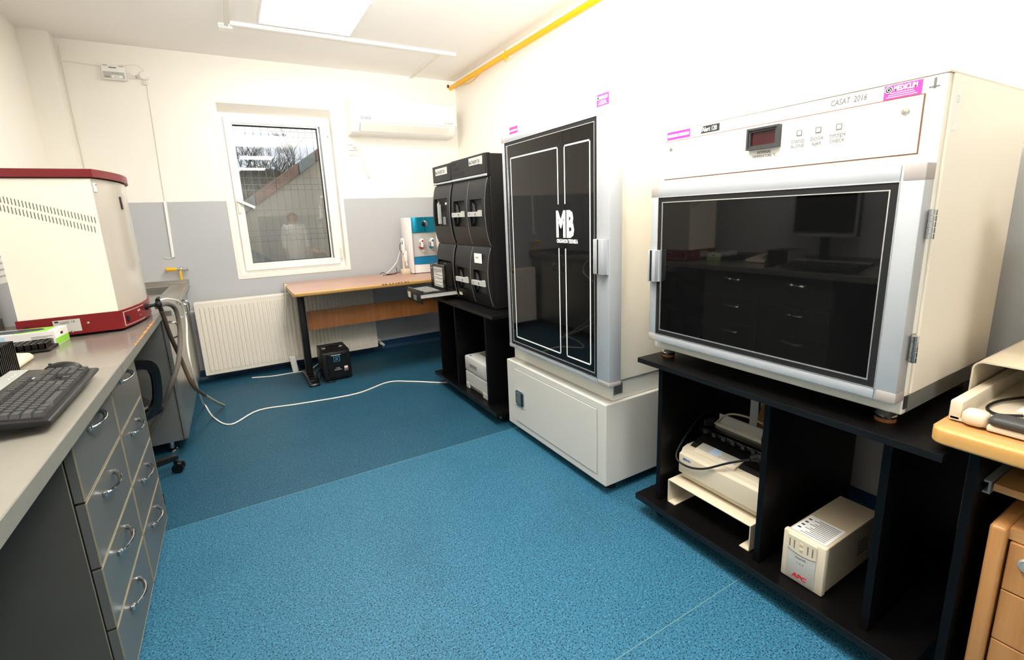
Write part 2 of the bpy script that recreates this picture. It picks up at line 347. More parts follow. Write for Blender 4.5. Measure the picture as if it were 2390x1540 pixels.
def bare_tree(x, y, h, label):
    t = thing('bare_tree', label, 'tree', (x, y, -.3), group='bare trees outside the window')
    B().tube([(x, y, -.3), (x+.05, y, h*.25), (x-.03, y+.05, h*.5)], .09, r1=.05, n=7).put('trunk', 'bark', t, smooth=True)
    b = B()
    def br(p, d, L, r, lv):
        q = p+d*L; mid = p+d*L*.5+Vector((random.uniform(-.06, .06), random.uniform(-.06, .06), 0))*L
        b.tube([p, mid, q], r, r1=r*.55, n=4, sub=2)
        if lv == 0: return
        for _ in range(4 if lv > 1 else 5):
            nd = (d+Vector((random.uniform(-.8, .8), random.uniform(-.7, .7), random.uniform(-.25, .7)))).normalized()
            br(p+d*L*random.uniform(.45, 1), nd, L*random.uniform(.5, .75), r*.5, lv-1)
    for _ in range(9):
        d = Vector((random.uniform(-.9, .9), random.uniform(-.6, .6), random.uniform(.4, 1))).normalized()
        br(Vector((x-.02, y+.03, h*random.uniform(.22, .5))), d, h*.24, .026, 3)
    b.put('branches', 'bark', t)
bare_tree(.4, 11.0, 3.4, 'bare dark tree rising behind the low end of the stair wall'); bare_tree(1.2, 14.0, 4.0, 'leafless tree behind the coping of the stair wall'); bare_tree(1.9, 17.0, 4.6, 'leafless tree behind the high part of the stair wall')
hs = B(); vv = []; ff = []
for i in range(31):
    x = -14+i; z = 3.3+.35*math.sin(i*1.3)+.25*math.sin(i*2.9+1)
    vv += [(x, 21, -.3), (x, 21.6, z*.7), (x, 23, z), (x, 27, z*.9), (x, 27, -.3)]
for i in range(30):
    for k in range(4): ff.append((i*5+k, i*5+k+1, i*5+k+6, i*5+k+5))
hs.mesh(vv, ff); tag(hs.put('hillside', 'bark'), 'dark scrubby hillside behind the trees', kind='structure')

# ---------------------------------------------------------------- ceiling fittings
def panel_light(x, y, label):
    t = thing('ceiling_light', label, 'ceiling light', (x, y, ZC), group='square LED ceiling panels')
    B().frame(2, ZC-.035, ZC, x-.3, x+.3, y-.3, y+.3, .012).put('frame', 'pvc', t)
    bx('diffuser', 'led', t, x-.288, x+.288, y-.288, y+.288, ZC-.028, ZC-.024)
panel_light(.65, 3.49, 'square LED ceiling panel beside the white cable trunking')
panel_light(.68, 1.05, 'square LED ceiling panel over the middle of the aisle')
panel_light(.68, -1.4, 'square LED ceiling panel over the person in the lab coat')
panel_light(.68, -3.6, 'square LED ceiling panel near the door')
t = thing('cable_trunking', 'white cable trunking crossing the ceiling with a branch to the wall', 'trunking', (1, 3.93, ZC))
bx('trunk_run', 'pvc', t, .2, 1.835, 3.915, 3.945, ZC-.022, ZC); bx('trunk_branch', 'pvc_off', t, 1.695, 1.72, 3.945, YB-.002, ZC-.016, ZC)
bx('trunk_drop', 'pvc', t, 1.70, 1.715, YB-.012, YB-.001, 2.35, ZC-.017); bx('trunk_run', 'pvc_off', t, .165, .19, 1.9, 3.96, ZC-.018, ZC)
t = thing('smoke_sensor', 'small white slotted sensor box under the ceiling', 'sensor', (.165, 4.0, ZC))
bx('housing', 'pvc', t, .13, .215, 3.965, 4.045, ZC-.03, ZC, bev=.004)
for i in range(9): bx('vent_slot', 'light_grey', t, .137+i*.006, .140+i*.006, 3.9635, 3.966, ZC-.026, ZC-.012)

# ---------------------------------------------------------------- back wall fittings
t = thing('gas_detector', 'white gas alarm unit with printed front high on the back wall', 'gas detector', (-.56, YB, 2.37))
bx('housing', 'pvc', t, -.628, -.492, 4.66, YB-.001, 2.374, 2.474, bev=.005, smooth=True)
bx('lower_panel', 'light_grey', t, -.622, -.498, 4.6585, 4.661, 2.38, 2.425)
bx('window_strip', 'pvc', t, -.575, -.512, 4.657, 4.66, 2.384, 2.402)
for x in (-.555, -.545, -.535): bx('indicator', 'print_dark', t, x-.002, x+.002, 4.656, 4.658, 2.391, 2.395)
for x in (-.565, -.55, -.535): bx('indicator', 'print_dark', t, x-.002, x+.002, 4.6575, 4.659, 2.414, 2.417)
bx('name_print', 'print_dark', t, -.585, -.54, 4.659, 4.661, 2.451, 2.456)
for i in range(7):
    bx('vent_slot', 'mid_grey', t, -.616+i*.004, -.614+i*.004, 4.6592, 4.661, 2.462, 2.470); bx('vent_slot', 'mid_grey', t, -.524+i*.004, -.522+i*.004, 4.6592, 4.661, 2.462, 2.470)
    bx('vent_slot', 'mid_grey', t, -.612+i*.004, -.610+i*.004, 4.6575, 4.659, 2.383, 2.394)
t = thing('alarm_sounder', 'small round white sounder beside the gas alarm unit', 'sounder', (-.385, YB, 2.42))
B().lathe([(.032, 0), (.032, -.012), (.026, -.02), (0, -.022)], (-.385, YB-.001, 2.425), axis='y').put('disc', 'pvc', t, smooth=True)
bx('clip', 'pvc_off', t, -.40, -.372, 4.69, YB-.001, 2.36, 2.385, bev=.003); B().cyl((-.43, 4.69, 2.42), (-.43, 4.69, 2.40), .008).put('gland', 'light_grey', t)
ca = B().tube([(-.495, 4.685, 2.43), (-.47, 4.68, 2.428), (-.43, 4.69, 2.41), (-.40, 4.70, 2.40)], .003).tube([(-.495, 4.685, 2.41), (-.46, 4.68, 2.395), (-.43, 4.69, 2.405), (-.40, 4.70, 2.395)], .003).tube([(-.57, 4.70, 2.476), (-.5, 4.70, 2.485), (-.42, 4.70, 2.495), (-.375, 4.70, 2.455)], .002)
tag(ca.put('sensor_cable', 'cable_white', smooth=True), 'thin white leads looping from the gas alarm unit to its sounder', 'cable')
ca = B().tube([(-.845, 4.70, 1.0), (-.845, 4.70, 2.46), (-.843, 4.70, 2.476), (-.82, 4.70, 2.478), (-.63, 4.70, 2.466)], .003, sub=3)
tag(ca.put('wall_cable', 'cable_white', smooth=True), 'white cable running along the pier to the gas alarm unit', 'cable')
t = thing('wall_conduit', 'narrow white conduit dropping down the wall to the gas valve', 'conduit', (-.4, YB, 1.07))
B().tube([(-.378, 4.701, 2.37), (-.401, 4.701, 1.507)], .003, sub=1).put('lead', 'cable_white', t)
b = B().box(-.009, .009, -.013, -.001, 0, .436); b.rot(Matrix.Rotation(math.radians(1.6), 3, 'Y'))
for v in b.bm.verts: v.co += Vector((-.413, YB, 1.07))
b.put('channel', 'pvc', t); B().tube([(-.413, 4.70, 1.07), (-.44, 4.695, 1.06), (-.475, 4.70, 1.072)], .002).put('lead_end', 'cable_white', t)
t = thing('gas_valve', 'yellow gas stub with lever valve on the wall above the sink', 'valve', (-.4, YB, .93))
B().cyl((-.465, 4.665, .975), (-.405, 4.665, .972), .014).ball((-.465, 4.665, .975), .0145).cyl((-.465, 4.665, .975), (-.465, YB-.001, .975), .012).put('pipe', 'yellow', t, smooth=True)
B().cyl((-.405, 4.665, .972), (-.34, 4.665, .968), .0125).cyl((-.345, 4.665, .968), (-.325, 4.665, .967), .015, n=6).ball((-.375, 4.665, .97), .018).put('valve_body', 'chrome', t, smooth=True)
b = B().box(-.388, -.372, 4.64, 4.652, .885, .955, bev=.003).cyl((-.377, 4.665, .97), (-.377, 4.645, .955), .007).put('lever', 'yellow', t)
# air conditioner
t = thing('air_conditioner', 'white split air conditioner high on the back wall', 'air conditioner', (1.55, YB, 2.05))
pr = [(4.705, 2.352), (4.53, 2.352), (4.505, 2.345), (4.493, 2.33), (4.482, 2.16), (4.483, 2.142), (4.53, 2.075), (4.56, 2.06), (4.705, 2.056)]
B().prism(pr, 0, 1.065, 2.05, bev=.006).put('body', 'pvc', t, smooth=True)
B().prism([(4.489, 2.352), (4.478, 2.345), (4.474, 2.155), (4.482, 2.15), (4.50, 2.352)], 0, 1.08, 2.055, bev=.003).put('front_panel', 'pvc', t, smooth=True)
B().prism([(4.482, 2.138), (4.520, 2.08), (4.5225, 2.082), (4.486, 2.142)], 0, 1.135, 1.975).put('louvre', 'pvc_off', t)
B().prism([(4.4818, 2.138), (4.5198, 2.079), (4.5225, 2.082), (4.486, 2.142)], 0, 1.131, 1.135).put('louvre_gap', 'mid_grey', t)
text('osaka', .042, (1.135, 4.4735, 2.172), NY, NZ, 'dark_grey', t); text('DC Inverter', .018, (1.93, 4.4735, 2.172), NY, NZ, 'mid_grey', t)
t = thing('wall_socket', 'white wall socket with plug under the air conditioner', 'socket', (1.09, YB, 1.94))
bx('plate', 'pvc', t, 1.06, 1.135, 4.69, YB-.001, 1.935, 2.01, bev=.004); B().lathe([(.024, -.001), (.024, 0), (0, .0)], (1.10, 4.69, 1.973), axis='y').put('socket_face', 'pvc_off', t)
B().cyl((1.105, 4.69, 1.972), (1.108, 4.645, 1.968), .018, .011, n=14).put('plug', 'pvc', t, smooth=True)
pl = thing('voltage_sticker', 'small yellow warning sticker reading 220 V below the wall socket', 'sticker', (1.09, YB, 1.88))
B().prism([(1.065, 1.882), (1.085, 1.882), (1.075, 1.90)], 1, YB-.0015, YB-.0005).put('triangle', 'yellow', pl); text('220 V', .02, (1.09, YB-.0005, 1.884), NY, NZ, 'print_dark', pl)
ca = B().tube([(1.075, 4.62, 2.08), (1.04, 4.66, 2.06), (1.025, 4.68, 2.02), (1.06, 4.685, 1.985), (1.13, 4.66, 1.985), (1.18, 4.66, 1.94), (1.20, 4.68, 1.82), (1.222, 4.69, 1.70), (1.20, 4.69, 1.73), (1.16, 4.67, 1.84), (1.135, 4.655, 1.93), (1.108, 4.645, 1.968)], .005)
tag(ca.put('aircon_lead', 'cable_white', smooth=True), 'white cord looping from the air conditioner to its wall socket', 'cord')
# radiator
t = thing('radiator', 'long white ribbed panel radiator under the window', 'radiator', (.39, YB, .08))
rx0, rx1, rz0, rz1 = -.326, 1.112, .078, .69
bx('back_panel', 'rad', t, rx0, rx1, 4.635, 4.648, rz0, rz1, bev=.003); bx('front_panel', 'rad', t, rx0, rx1, 4.562, 4.570, rz0, rz1, bev=.003)
bx('top_grille', 'rad', t, rx0, rx1, 4.563, 4.647, rz1-.004, rz1+.004, bev=.002); bx('side_cover', 'rad', t, rx0-.002, rx0+.003, 4.563, 4.648, rz0+.01, rz1); bx('side_cover', 'rad', t, rx1-.003, rx1+.002, 4.563, 4.648, rz0+.01, rz1)
n = 43; st = (rx1-rx0-.05)/n
r0 = B().prism([(-.010, 4.5625), (-.006, 4.556), (.006, 4.556), (.010, 4.5625)], 2, rz0+.035, rz1-.04)
for v in r0.bm.verts: v.co.x += rx0+.025+st*.5
r0 = r0.put('rib', 'rad', t, smooth=True)
for i in range(1, n): clone(r0, 'rib', t, (i*st, 0, 0))
for x in (.0, .8): bx('wall_bracket', 'rad', t, x, x+.03, 4.648, YB-.001, .2, .6)
B().cyl((1.112, 4.61, .10), (1.15, 4.61, .10), .009).cyl((1.15, 4.61, .085), (1.15, 4.61, .115), .013).cyl((1.15, 4.61, .10), (1.15, 4.70, .10), .008).put('valve', 'chrome', t, smooth=True)
B().cyl((1.15, 4.595, .10), (1.165, 4.545, .09), .015, .012).put('valve_knob', 'pvc', t, smooth=True); B().lathe([(.028, 0), (.024, -.006), (0, -.007)], (1.15, YB-.001, .10), axis='y').put('wall_rose', 'pvc', t, smooth=True)
bx('inlet_stub', 'rad', t, rx0-.03, rx0, 4.60, 4.615, .62, .635)
# yellow gas pipe on the right wall
t = thing('gas_pipe', 'yellow painted gas pipe running under the ceiling on the right wall', 'pipe', (2.12, 1, 2.54))
B().cyl((2.118, 4.70, 2.556), (2.118, YF+.01, 2.535), .021, n=16).put('pipe', 'yellow', t, smooth=True)
for y in (3.59, 1.6, -.4):
    B().lathe([(.0215, -.008), (.026, -.008), (.026, .008), (.0215, .008)], (2.118, y, 2.55), axis='y', n=18).cyl((2.118, y, 2.574), (2.118, y, 2.59), .006).cyl((2.118, y, 2.526), (2.118, y, 2.508), .007).put('clamp', 'yellow', t, smooth=True)
    B().cyl((2.14, y, 2.55), (XR, y, 2.55), .006).put('clamp_stud', 'pvc_off', t)
B().tube([(2.10, 4.45, 2.54), (2.10, 4.30, 2.505), (2.10, 4.15, 2.50), (2.10, 3.95, 2.535)], .004).put('tracer_wire', 'yellow', t, smooth=True)
bx('end_sleeve', 'dark_grey', t, 2.085, 2.10, 4.69, 4.705, 2.56, 2.585)

# ================================================================= LEFT SIDE: worktops, drawers, sink
t = thing('worktop', 'light grey laminate worktop holding the keyboard', 'worktop', (-.7, .8, .825))
bx('slab', 'top_light', t, XL+.001, -.376, -.5, 1.975, .825, .86, bev=.002); bx('front_edge', 'top_edge', t, -.376, -.372, -.5, 1.975, .825, .8605)
t = thing('worktop', 'grey glossy laminate worktop holding the red and white instrument', 'worktop', (-.7, 2.6, .825))
bx('slab', 'top_steel', t, XL+.001, -.376, 1.977, 3.195, .825, .8595, bev=.002); bx('front_edge', 'top_edge', t, -.376, -.371, 1.977, 3.195, .825, .86)
for i in range(15):
    y = 2.28+.038*i+random.uniform(-.016, .016); L = random.uniform(.006, .03); d = random.uniform(.001, .005)
    bx('worn_spot', 'orange_chip', t, -.3765-d, -.3705, y, y+L, .8585-d*.7, .8608)
tag(bx('trim_2', 'top_edge', None, XL+.001, XL+.016, -.5, 3.19, .8605, .905), 'low grey upstand at the back of the worktop', kind='structure')
t = thing('support_panel', 'dark grey board leg carrying the near end of the worktop', 'support panel', (-.7, -.48, 0)); bx('panel', 'carcass', t, XL+.002, -.40, -.49, -.468, 0, .824); bx('edge', 'edge_band', t, -.40, -.398, -.49, -.468, 0, .824)
def bow_handle(parent, x, y, z):
    """chrome bow handle standing off a face towards +x, running along y"""
    b = B(); pts = []
    for k in range(13):
        a = k/12; yy = -.066+.132*a; out = .030*math.sin(PI*min(1, a*1.02))**.6
        pts.append((out, yy, -.006+.012*a))
    b.tube([(x+p[0], y+p[1], z+p[2]) for p in pts], .0042, n=8, sub=2)
    b.tube([(x+p[0]*.8, y+p[1]*.98+.004, z+p[2]-.008) for p in pts[4:]], .0032, n=6, sub=2)
    b.box(x, x+.010, y-.074, y-.052, z-.013, z+.002, bev=.002).cyl((x, y+.064, z+.004), (x+.010, y+.064, z+.004), .006, n=10)
    return b.put('handle', 'chrome', parent, smooth=True)
def drawer_unit(y0, y1, label):
    t = thing('drawer_unit', label, 'drawer unit', (-.7, (y0+y1)/2, 0), group='grey four drawer units under the worktop')
    cb = B().box(XL+.02, -.441, y0, y0+.018, .0, .822).box(XL+.02, -.441, y1-.018, y1, .0, .822).box(XL+.02, -.441, y0+.018, y1-.018, .0, .03).box(XL+.02, XL+.03, y0+.018, y1-.018, .03, .822).box(XL+.03, -.441, y0+.018, y1-.018, .8, .822)
    cb.put('carcass', 'carcass', t)
    bx('edge', 'edge_band', t, -.442, -.4405, y0-.0003, y0+.001, 0, .822)
    zs = [.815, .612, .418, .226, .022]
    for i in range(4):
        a, b_ = zs[i+1]+.004, zs[i]-.003
        f = bx('drawer_front', 'drawer', t, -.438, -.4165, y0+.004, y1-.003, a, b_, bev=.0008)
        B().frame(0, -.4185, -.4155, y0+.0035, y1-.0025, a-.0005, b_+.0005, .0022).put('edge_band', 'edge_band', f)
        bow_handle(f, -.4160, (y0+y1)/2-.015, b_-.046)
    return t
drawer_unit(1.515, 1.985, 'grey drawer unit under the keyboard end of the worktop'); drawer_unit(1.99, 2.445, 'grey drawer unit beside the knee space with the office chair')
# sink
t = thing('sink_cabinet', 'grey steel cabinet on round feet under the sink top', 'cabinet', (-.7, 3.95, 0))
B().box(-.86, -.394, 3.21, 3.228, .085, .82).box(-.86, -.394, 4.682, 4.70, .085, .82).box(-.86, -.394, 3.228, 4.682, .085, .103).box(-.86, -.85, 3.228, 4.682, .103, .82).put('body', 'carcass', t); bx('side_panel', 'steel', t, -.86, -.40, 3.206, 3.211, .085, .82)
for (a, c) in ((3.208, 3.56), (3.565, 4.12), (4.125, 4.698)):
    dr = bx('door', 'steel', t, -.392, -.371, a, c, .087, .815, bev=.002)
    hy = a+.09 if a < 3.3 or a > 4 else c-.08
    pts = [(-.371, hy-.02, .775), (-.335, hy-.02, .765), (-.328, hy-.02, .73), (-.335, hy-.02, .69), (-.371, hy-.02, .68)]
    B().tube(pts, .0055, n=8).tube([(p[0], p[1]+.014, p[2]) for p in pts], .0045, n=8).put('handle', 'chrome', dr, smooth=True)
for (x, y) in ((-.47, 3.30), (-.82, 3.30), (-.47, 4.6), (-.82, 4.6)): B().cyl((x, y, .01), (x, y, .085), .014).lathe([(.028, 0), (.026, .008), (.014, .016)], (x, y, 0)).put('foot', 'chrome', t, smooth=True)
t = thing('steel_sink', 'stainless steel sink deck with sunken bowl against the back wall', 'sink', (-.7, 3.95, .82))
x0, x1, y0, y1 = -.83, -.46, 4.02, 4.50
B().box(-.861, x0, 3.2, 4.703, .821, .85).box(x1, -.337, 3.2, 4.703, .821, .85).box(x0, x1, 3.2, y0, .821, .85).box(x0, x1, y1, 4.703, .821, .85).put('deck', 'steel', t)
B().frame(2, .85, .8535, x0-.02, x1+.02, y0-.02, y1+.02, .02).put('bowl_rim', 'chrome', t)
B().box(x0+.001, x1-.001, y0+.001, y1-.001, .69, .694).frame(2, .69, .849, x0+.001, x1-.001, y0+.001, y1-.001, .004).put('bowl', 'steel', t)
B().frame(2, .85, .8515, -.43, -.352, 3.24, 4.62, .006).put('drainer_rib', 'steel', t)
bx('backsplash', 'steel', t, -.86, -.337, 4.688, 4.7035, .85, .885, bev=.002); B().lathe([(.03, .002), (.028, .004), (0, .001)], (-.645, 4.26, .694)).put('drain', 'chrome', t, smooth=True)
B().cyl((-.78, 4.60, .85), (-.78, 4.60, .90), .02).tube([(-.78, 4.60, .90), (-.78, 4.60, 1.04), (-.76, 4.56, 1.08), (-.74, 4.44, 1.08), (-.73, 4.38, 1.05)], .011).box(-.795, -.765, 4.62, 4.68, .905, .915, bev=.003).put('tap', 'chrome', t, smooth=True)
# knee-space office chair
t = thing('office_chair', 'black office chair pushed into the knee space under the worktop', 'office chair', (-.675, 2.84, 0), rz=math.radians(25), local=True)
def star_pt(a, r): return (r*math.cos(a), r*math.sin(a))
for k in range(5):
    a = math.radians(3+72*k); p = star_pt(a, .285); q = star_pt(a, .03); pm = star_pt(a, .27)
    d = Vector((math.cos(a), math.sin(a), 0)); s = Vector((-d.y, d.x, 0))
    b = B(); vv = []
    for (r, hw, z0, z1) in ((.03, .026, .075, .125), (.16, .022, .075, .108), (.275, .018, .072, .098), (.300, .012, .072, .092)):
        c = d*r
        for sg, z in ((-1, z0), (1, z0), (1, z1), (-1, z1)): vv.append((c.x+s.x*hw*sg, c.y+s.y*hw*sg, z))
    ff = [(0, 1, 2, 3), (15, 14, 13, 12)]
    for i in range(3):
        for j in range(4): ff.append((i*4+j, i*4+(j+1) % 4, (i+1)*4+(j+1) % 4, (i+1)*4+j))
    leg = b.mesh(vv, ff).put('base_leg', 'black_plastic', t)
    c = d*.285; w_ = Vector((math.cos(a+.9), math.sin(a+.9), 0))
    cb = B().cyl((c.x, c.y, .045), (c.x, c.y, .075), .008)
    for sg in (-1, 1):
        e = c+w_*(.014*sg)+Vector((w_.y, -w_.x, 0))*.012
        cb.cyl((e.x-w_.x*.010, e.y-w_.y*.010, .0275), (e.x+w_.x*.010, e.y+w_.y*.010, .0275), .0272, n=18)
    cb.put('caster', 'black_gloss', leg, smooth=True)
B().cyl((0, 0, .07), (0, 0, .26), .03).cyl((0, 0, .26), (0, 0, .40), .016).put('gas_lift', 'black_plastic', t, smooth=True)
bx('seat_plate', 'dark_grey', t, -.1, .1, -.1, .1, .40, .415)
B().box(-.24, .22, -.22, .22, .415, .475, bev=.028, seg=3).put('seat', 'black_plastic', t, smooth=True)
B().box(-.25, -.205, -.19, .19, .53, .80, bev=.02, seg=3).put('backrest', 'black_plastic', t, smooth=True); B().tube([(-.1, 0, .405), (-.24, 0, .41), (-.265, 0, .48), (-.255, 0, .6)], .016).put('back_support', 'black_plastic', t, smooth=True)
for sg in (-1, 1):
    loop = []
    for k in range(24):
        a = 2*PI*k/24; ca_, sa_ = math.cos(a), math.sin(a)
        loop.append((.06+.150*math.copysign(abs(ca_)**.45, ca_)+.022*sa_, .565+.148*math.copysign(abs(sa_)**.7, sa_)))
    b = B(); vv = []; ff = []; n = len(loop); cx, cz = .06, .565
    for (p, sc) in [(p, s_) for s_ in (1, .80) for p in loop]:
        xx, zz = cx+(p[0]-cx)*(sc if sc == 1 else .78), cz+(p[1]-cz)*(sc if sc == 1 else .74)
        vv += [(xx, sg*.25-.02, zz), (xx, sg*.25+.02, zz)]
    for i in range(n):
        j = (i+1) % n; o1, i1, o2, i2 = 2*i, 2*(n+i), 2*j, 2*(n+j)
        ff += [(o1, o2, i2, i1), (o1+1, i1+1, i2+1, o2+1), (o1, o1+1, o2+1, o2), (i1, i2, i2+1, i1+1)]
    b.mesh(vv, ff); bmesh.ops.bevel(b.bm, geom=[e for e in b.bm.edges if abs(e.verts[0].co.y-e.verts[1].co.y) < .001], offset=.006, segments=2, affect='EDGES')
    b.put('armrest', 'black_gloss', t, smooth=True)
    bx('armrest_bracket', 'dark_grey', t, .02, .10, min(sg*.13, sg*.25), max(sg*.13, sg*.25), .405, .415)

# ================================================================= red and white instrument
t = thing('lab_instrument', 'cream cabinet instrument with dark red lid and base and a black tap', 'instrument', (-.63, 2.97, .86))
def plan(dx, y0, y1, xb, xc, xp, n=14):
    p = [(xb, y0)]
    for k in range(n+1):
        s_ = k/n; y = y0+(y1-y0)*s_; x = xc+(xp-xc)*(1-(2*s_-1)**2); p.append((x, y))
    p.append((xb, y1)); return p
B().prism(plan(0, 2.652, 3.30, -.792, -.468, -.408), 2, .95, 1.515).put('body', 'cream', t, smooth=True)
fp = plan(0, 2.653, 3.299, -.79, -.4672, -.4072)[1:-1]
B().prism(fp+[(p[0]-.004, p[1]) for p in fp[::-1]], 2, .953, 1.512).put('front_shell', 'front_gloss', t, smooth=True)
B().prism(plan(0, 2.646, 3.306, -.80, -.462, -.402), 2, .872, .952).put('base', 'red', t, smooth=True)
B().prism(plan(0, 2.638, 3.312, -.81, -.455, -.395), 2, 1.52, 1.552).prism(plan(0, 2.66, 3.29, -.78, -.475, -.42), 2, 1.512, 1.522).put('lid', 'red', t, smooth=True)
for (x, y) in ((-.75, 2.70), (-.5, 2.70), (-.75, 3.25), (-.5, 3.25)): B().cyl((x, y, .86), (x, y, .873), .016).put('foot', 'gasket', t)
s0 = None
for row, (za, zb, xa, xb) in enumerate(((1.437, 1.345, -.752, -.480), (1.408, 1.306, -.768, -.487))):
    for i in range(28):
        f = i/27; x = xa+(xb-xa)*f; z = za+(zb-za)*f
        if s0 is None: s0 = bx('vent_slot', 'print_grey', t, x-.0014, x+.0014, 2.6508, 2.6525, z-.013, z+.013); s0p = (x, z)
        else: clone(s0, 'vent_slot', t, (x-s0p[0], 0, z-s0p[1]))
bx('rating_plate', 'light_grey', t, -.688, -.600, 2.6445, 2.6465, .885, .938); bx('plate_logo', 'print_dark', t, -.682, -.67, 2.644, 2.6448, .928, .935)
for i in range(3): bx('plate_print', 'print_grey', t, -.666, -.635, 2.644, 2.6448, .922+i*.004, .9235+i*.004)
text('CE', .011, (-.630, 2.6443, .925), NY, NZ, 'print_dark', t)
for (x, z) in ((-.575, .915), (-.632, .885)): B().lathe([(.006, 0), (.005, -.003), (0, -.004)], (x, 2.646, z), axis='y', n=12).put('screw', 'chrome', t, smooth=True)
B().cyl((-.772, 2.646, .912), (-.772, 2.632, .912), .013).put('knob', 'gasket', t, smooth=True)
# control plate on the curved front
def fx(y): s_ = (y-2.646)/.66; return -.462+.06*(1-(2*s_-1)**2)
pb = []
for k in range(7): y = 2.665+k*.0325; pb.append((fx(y)+.0015, y))
B().prism(pb+[(p[0]-.004, p[1]) for p in pb[::-1]], 2, .880, .942).put('control_plate', 'red', t)
B().prism([(p[0]+.0006, p[1]) for p in pb]+[(p[0]-.001, p[1]) for p in pb[::-1]], 2, .9405, .9425).prism([(p[0]+.0006, p[1]) for p in pb]+[(p[0]-.001, p[1]) for p in pb[::-1]], 2, .8795, .8815).box(pb[0][0]-.002, pb[0][0]+.001, 2.664, 2.666, .88, .942).put('plate_outline', 'light_grey', t)
bx('rocker_switch', 'gasket', t, fx(2.69)-.002, fx(2.69)+.008, 2.68, 2.70, .895, .925, bev=.003)
for y in (2.79, 2.805): bx('lamp_window', 'paper', t, fx(y)+.0012, fx(y)+.0026, y-.003, y+.003, .922, .931)
for y in (2.80, 2.815): bx('lamp_window', 'mid_grey', t, fx(y)+.0012, fx(y)+.0026, y-.003, y+.003, .898, .905)
B().cyl((fx(2.90)-.002, 2.90, .925), (fx(2.90)+.012, 2.90, .925), .016).cyl((fx(2.90)+.01, 2.90, .925), (-.355, 2.905, .93), .008).ball((-.352, 2.905, .93), .016, (1, 1, 1.1)).cyl((-.352, 2.905, .93), (-.352, 2.905, .955), .011).box(-.358, -.346, 2.89, 2.96, .955, .962, bev=.002).cyl((-.352, 2.905, .93), (-.346, 2.915, .895), .010).put('tap', 'gasket', t, smooth=True)
bx('serial_sticker', 'paper', t, -.4655, -.4575, 2.663, 2.70, 1.462, 1.498)
bx('serial_print', 'print_grey', t, -.459, -.4565, 2.668, 2.695, 1.488, 1.494)
bx('badge', 'maroon', t, -.416, -.4085, 2.86, 2.885, 1.395, 1.45)
# hoses and the white cable
hb = [(-.347, 2.914, .895), (-.345, 2.95, .85), (-.345, 3.03, .75), (-.335, 3.2, .57), (-.305, 3.22, .40), (-.27, 3.42, .26), (-.235, 3.68, .12), (-.207, 3.893, .016)]
tag(B().tube(hb[:6], .0105, n=10).put('drain_hose', 'hose_brown', smooth=True), 'brown rubber hose hanging from the instrument tap over the worktop edge', 'hose')
o = bpy.data.objects['drain_hose']; h2 = B().tube(hb[5:], .0103, n=10); h2.put('hose_tip', 'hose_clear', o, smooth=True)
gh = [(-.375, 3.02, .90), (-.345, 3.12, .90), (-.318, 3.22, .85), (-.316, 3.20, .72), (-.327, 3.0, .60), (-.37, 2.95, .5), (-.43, 3.0, .37), (-.52, 3.05, .22), (-.60, 3.1, .08), (-.66, 3.13, .018)]
tag(B().tube(gh, .0115, n=10).put('waste_hose', 'hose_grey', smooth=True), 'grey hose arching off the sink edge and curling under the worktop', 'hose')
wc = [(-.40, 3.34, .862), (-.39, 3.3, .90), (-.36, 3.45, .885), (-.325, 3.62, .83), (-.318, 3.68, .71), (-.316, 3.47, .60), (-.312, 3.40, .48), (-.312, 3.55, .28), (-.325, 3.85, .08), (-.325, 4.0, .006), (-.264, 3.70, .005), (-.162, 3.503, .005), (.012, 3.665, .005), (.276, 3.618, .005), (.665, 3.573, .005), (.945, 3.681, .005), (1.11, 3.584, .005), (1.35, 3.38, .005), (1.7, 3.3, .005)]
tag(B().tube(wc, .0052, n=8).put('floor_cable', 'cable_white', smooth=True), 'white cable dropping from the sink and snaking across the blue floor', 'cable')

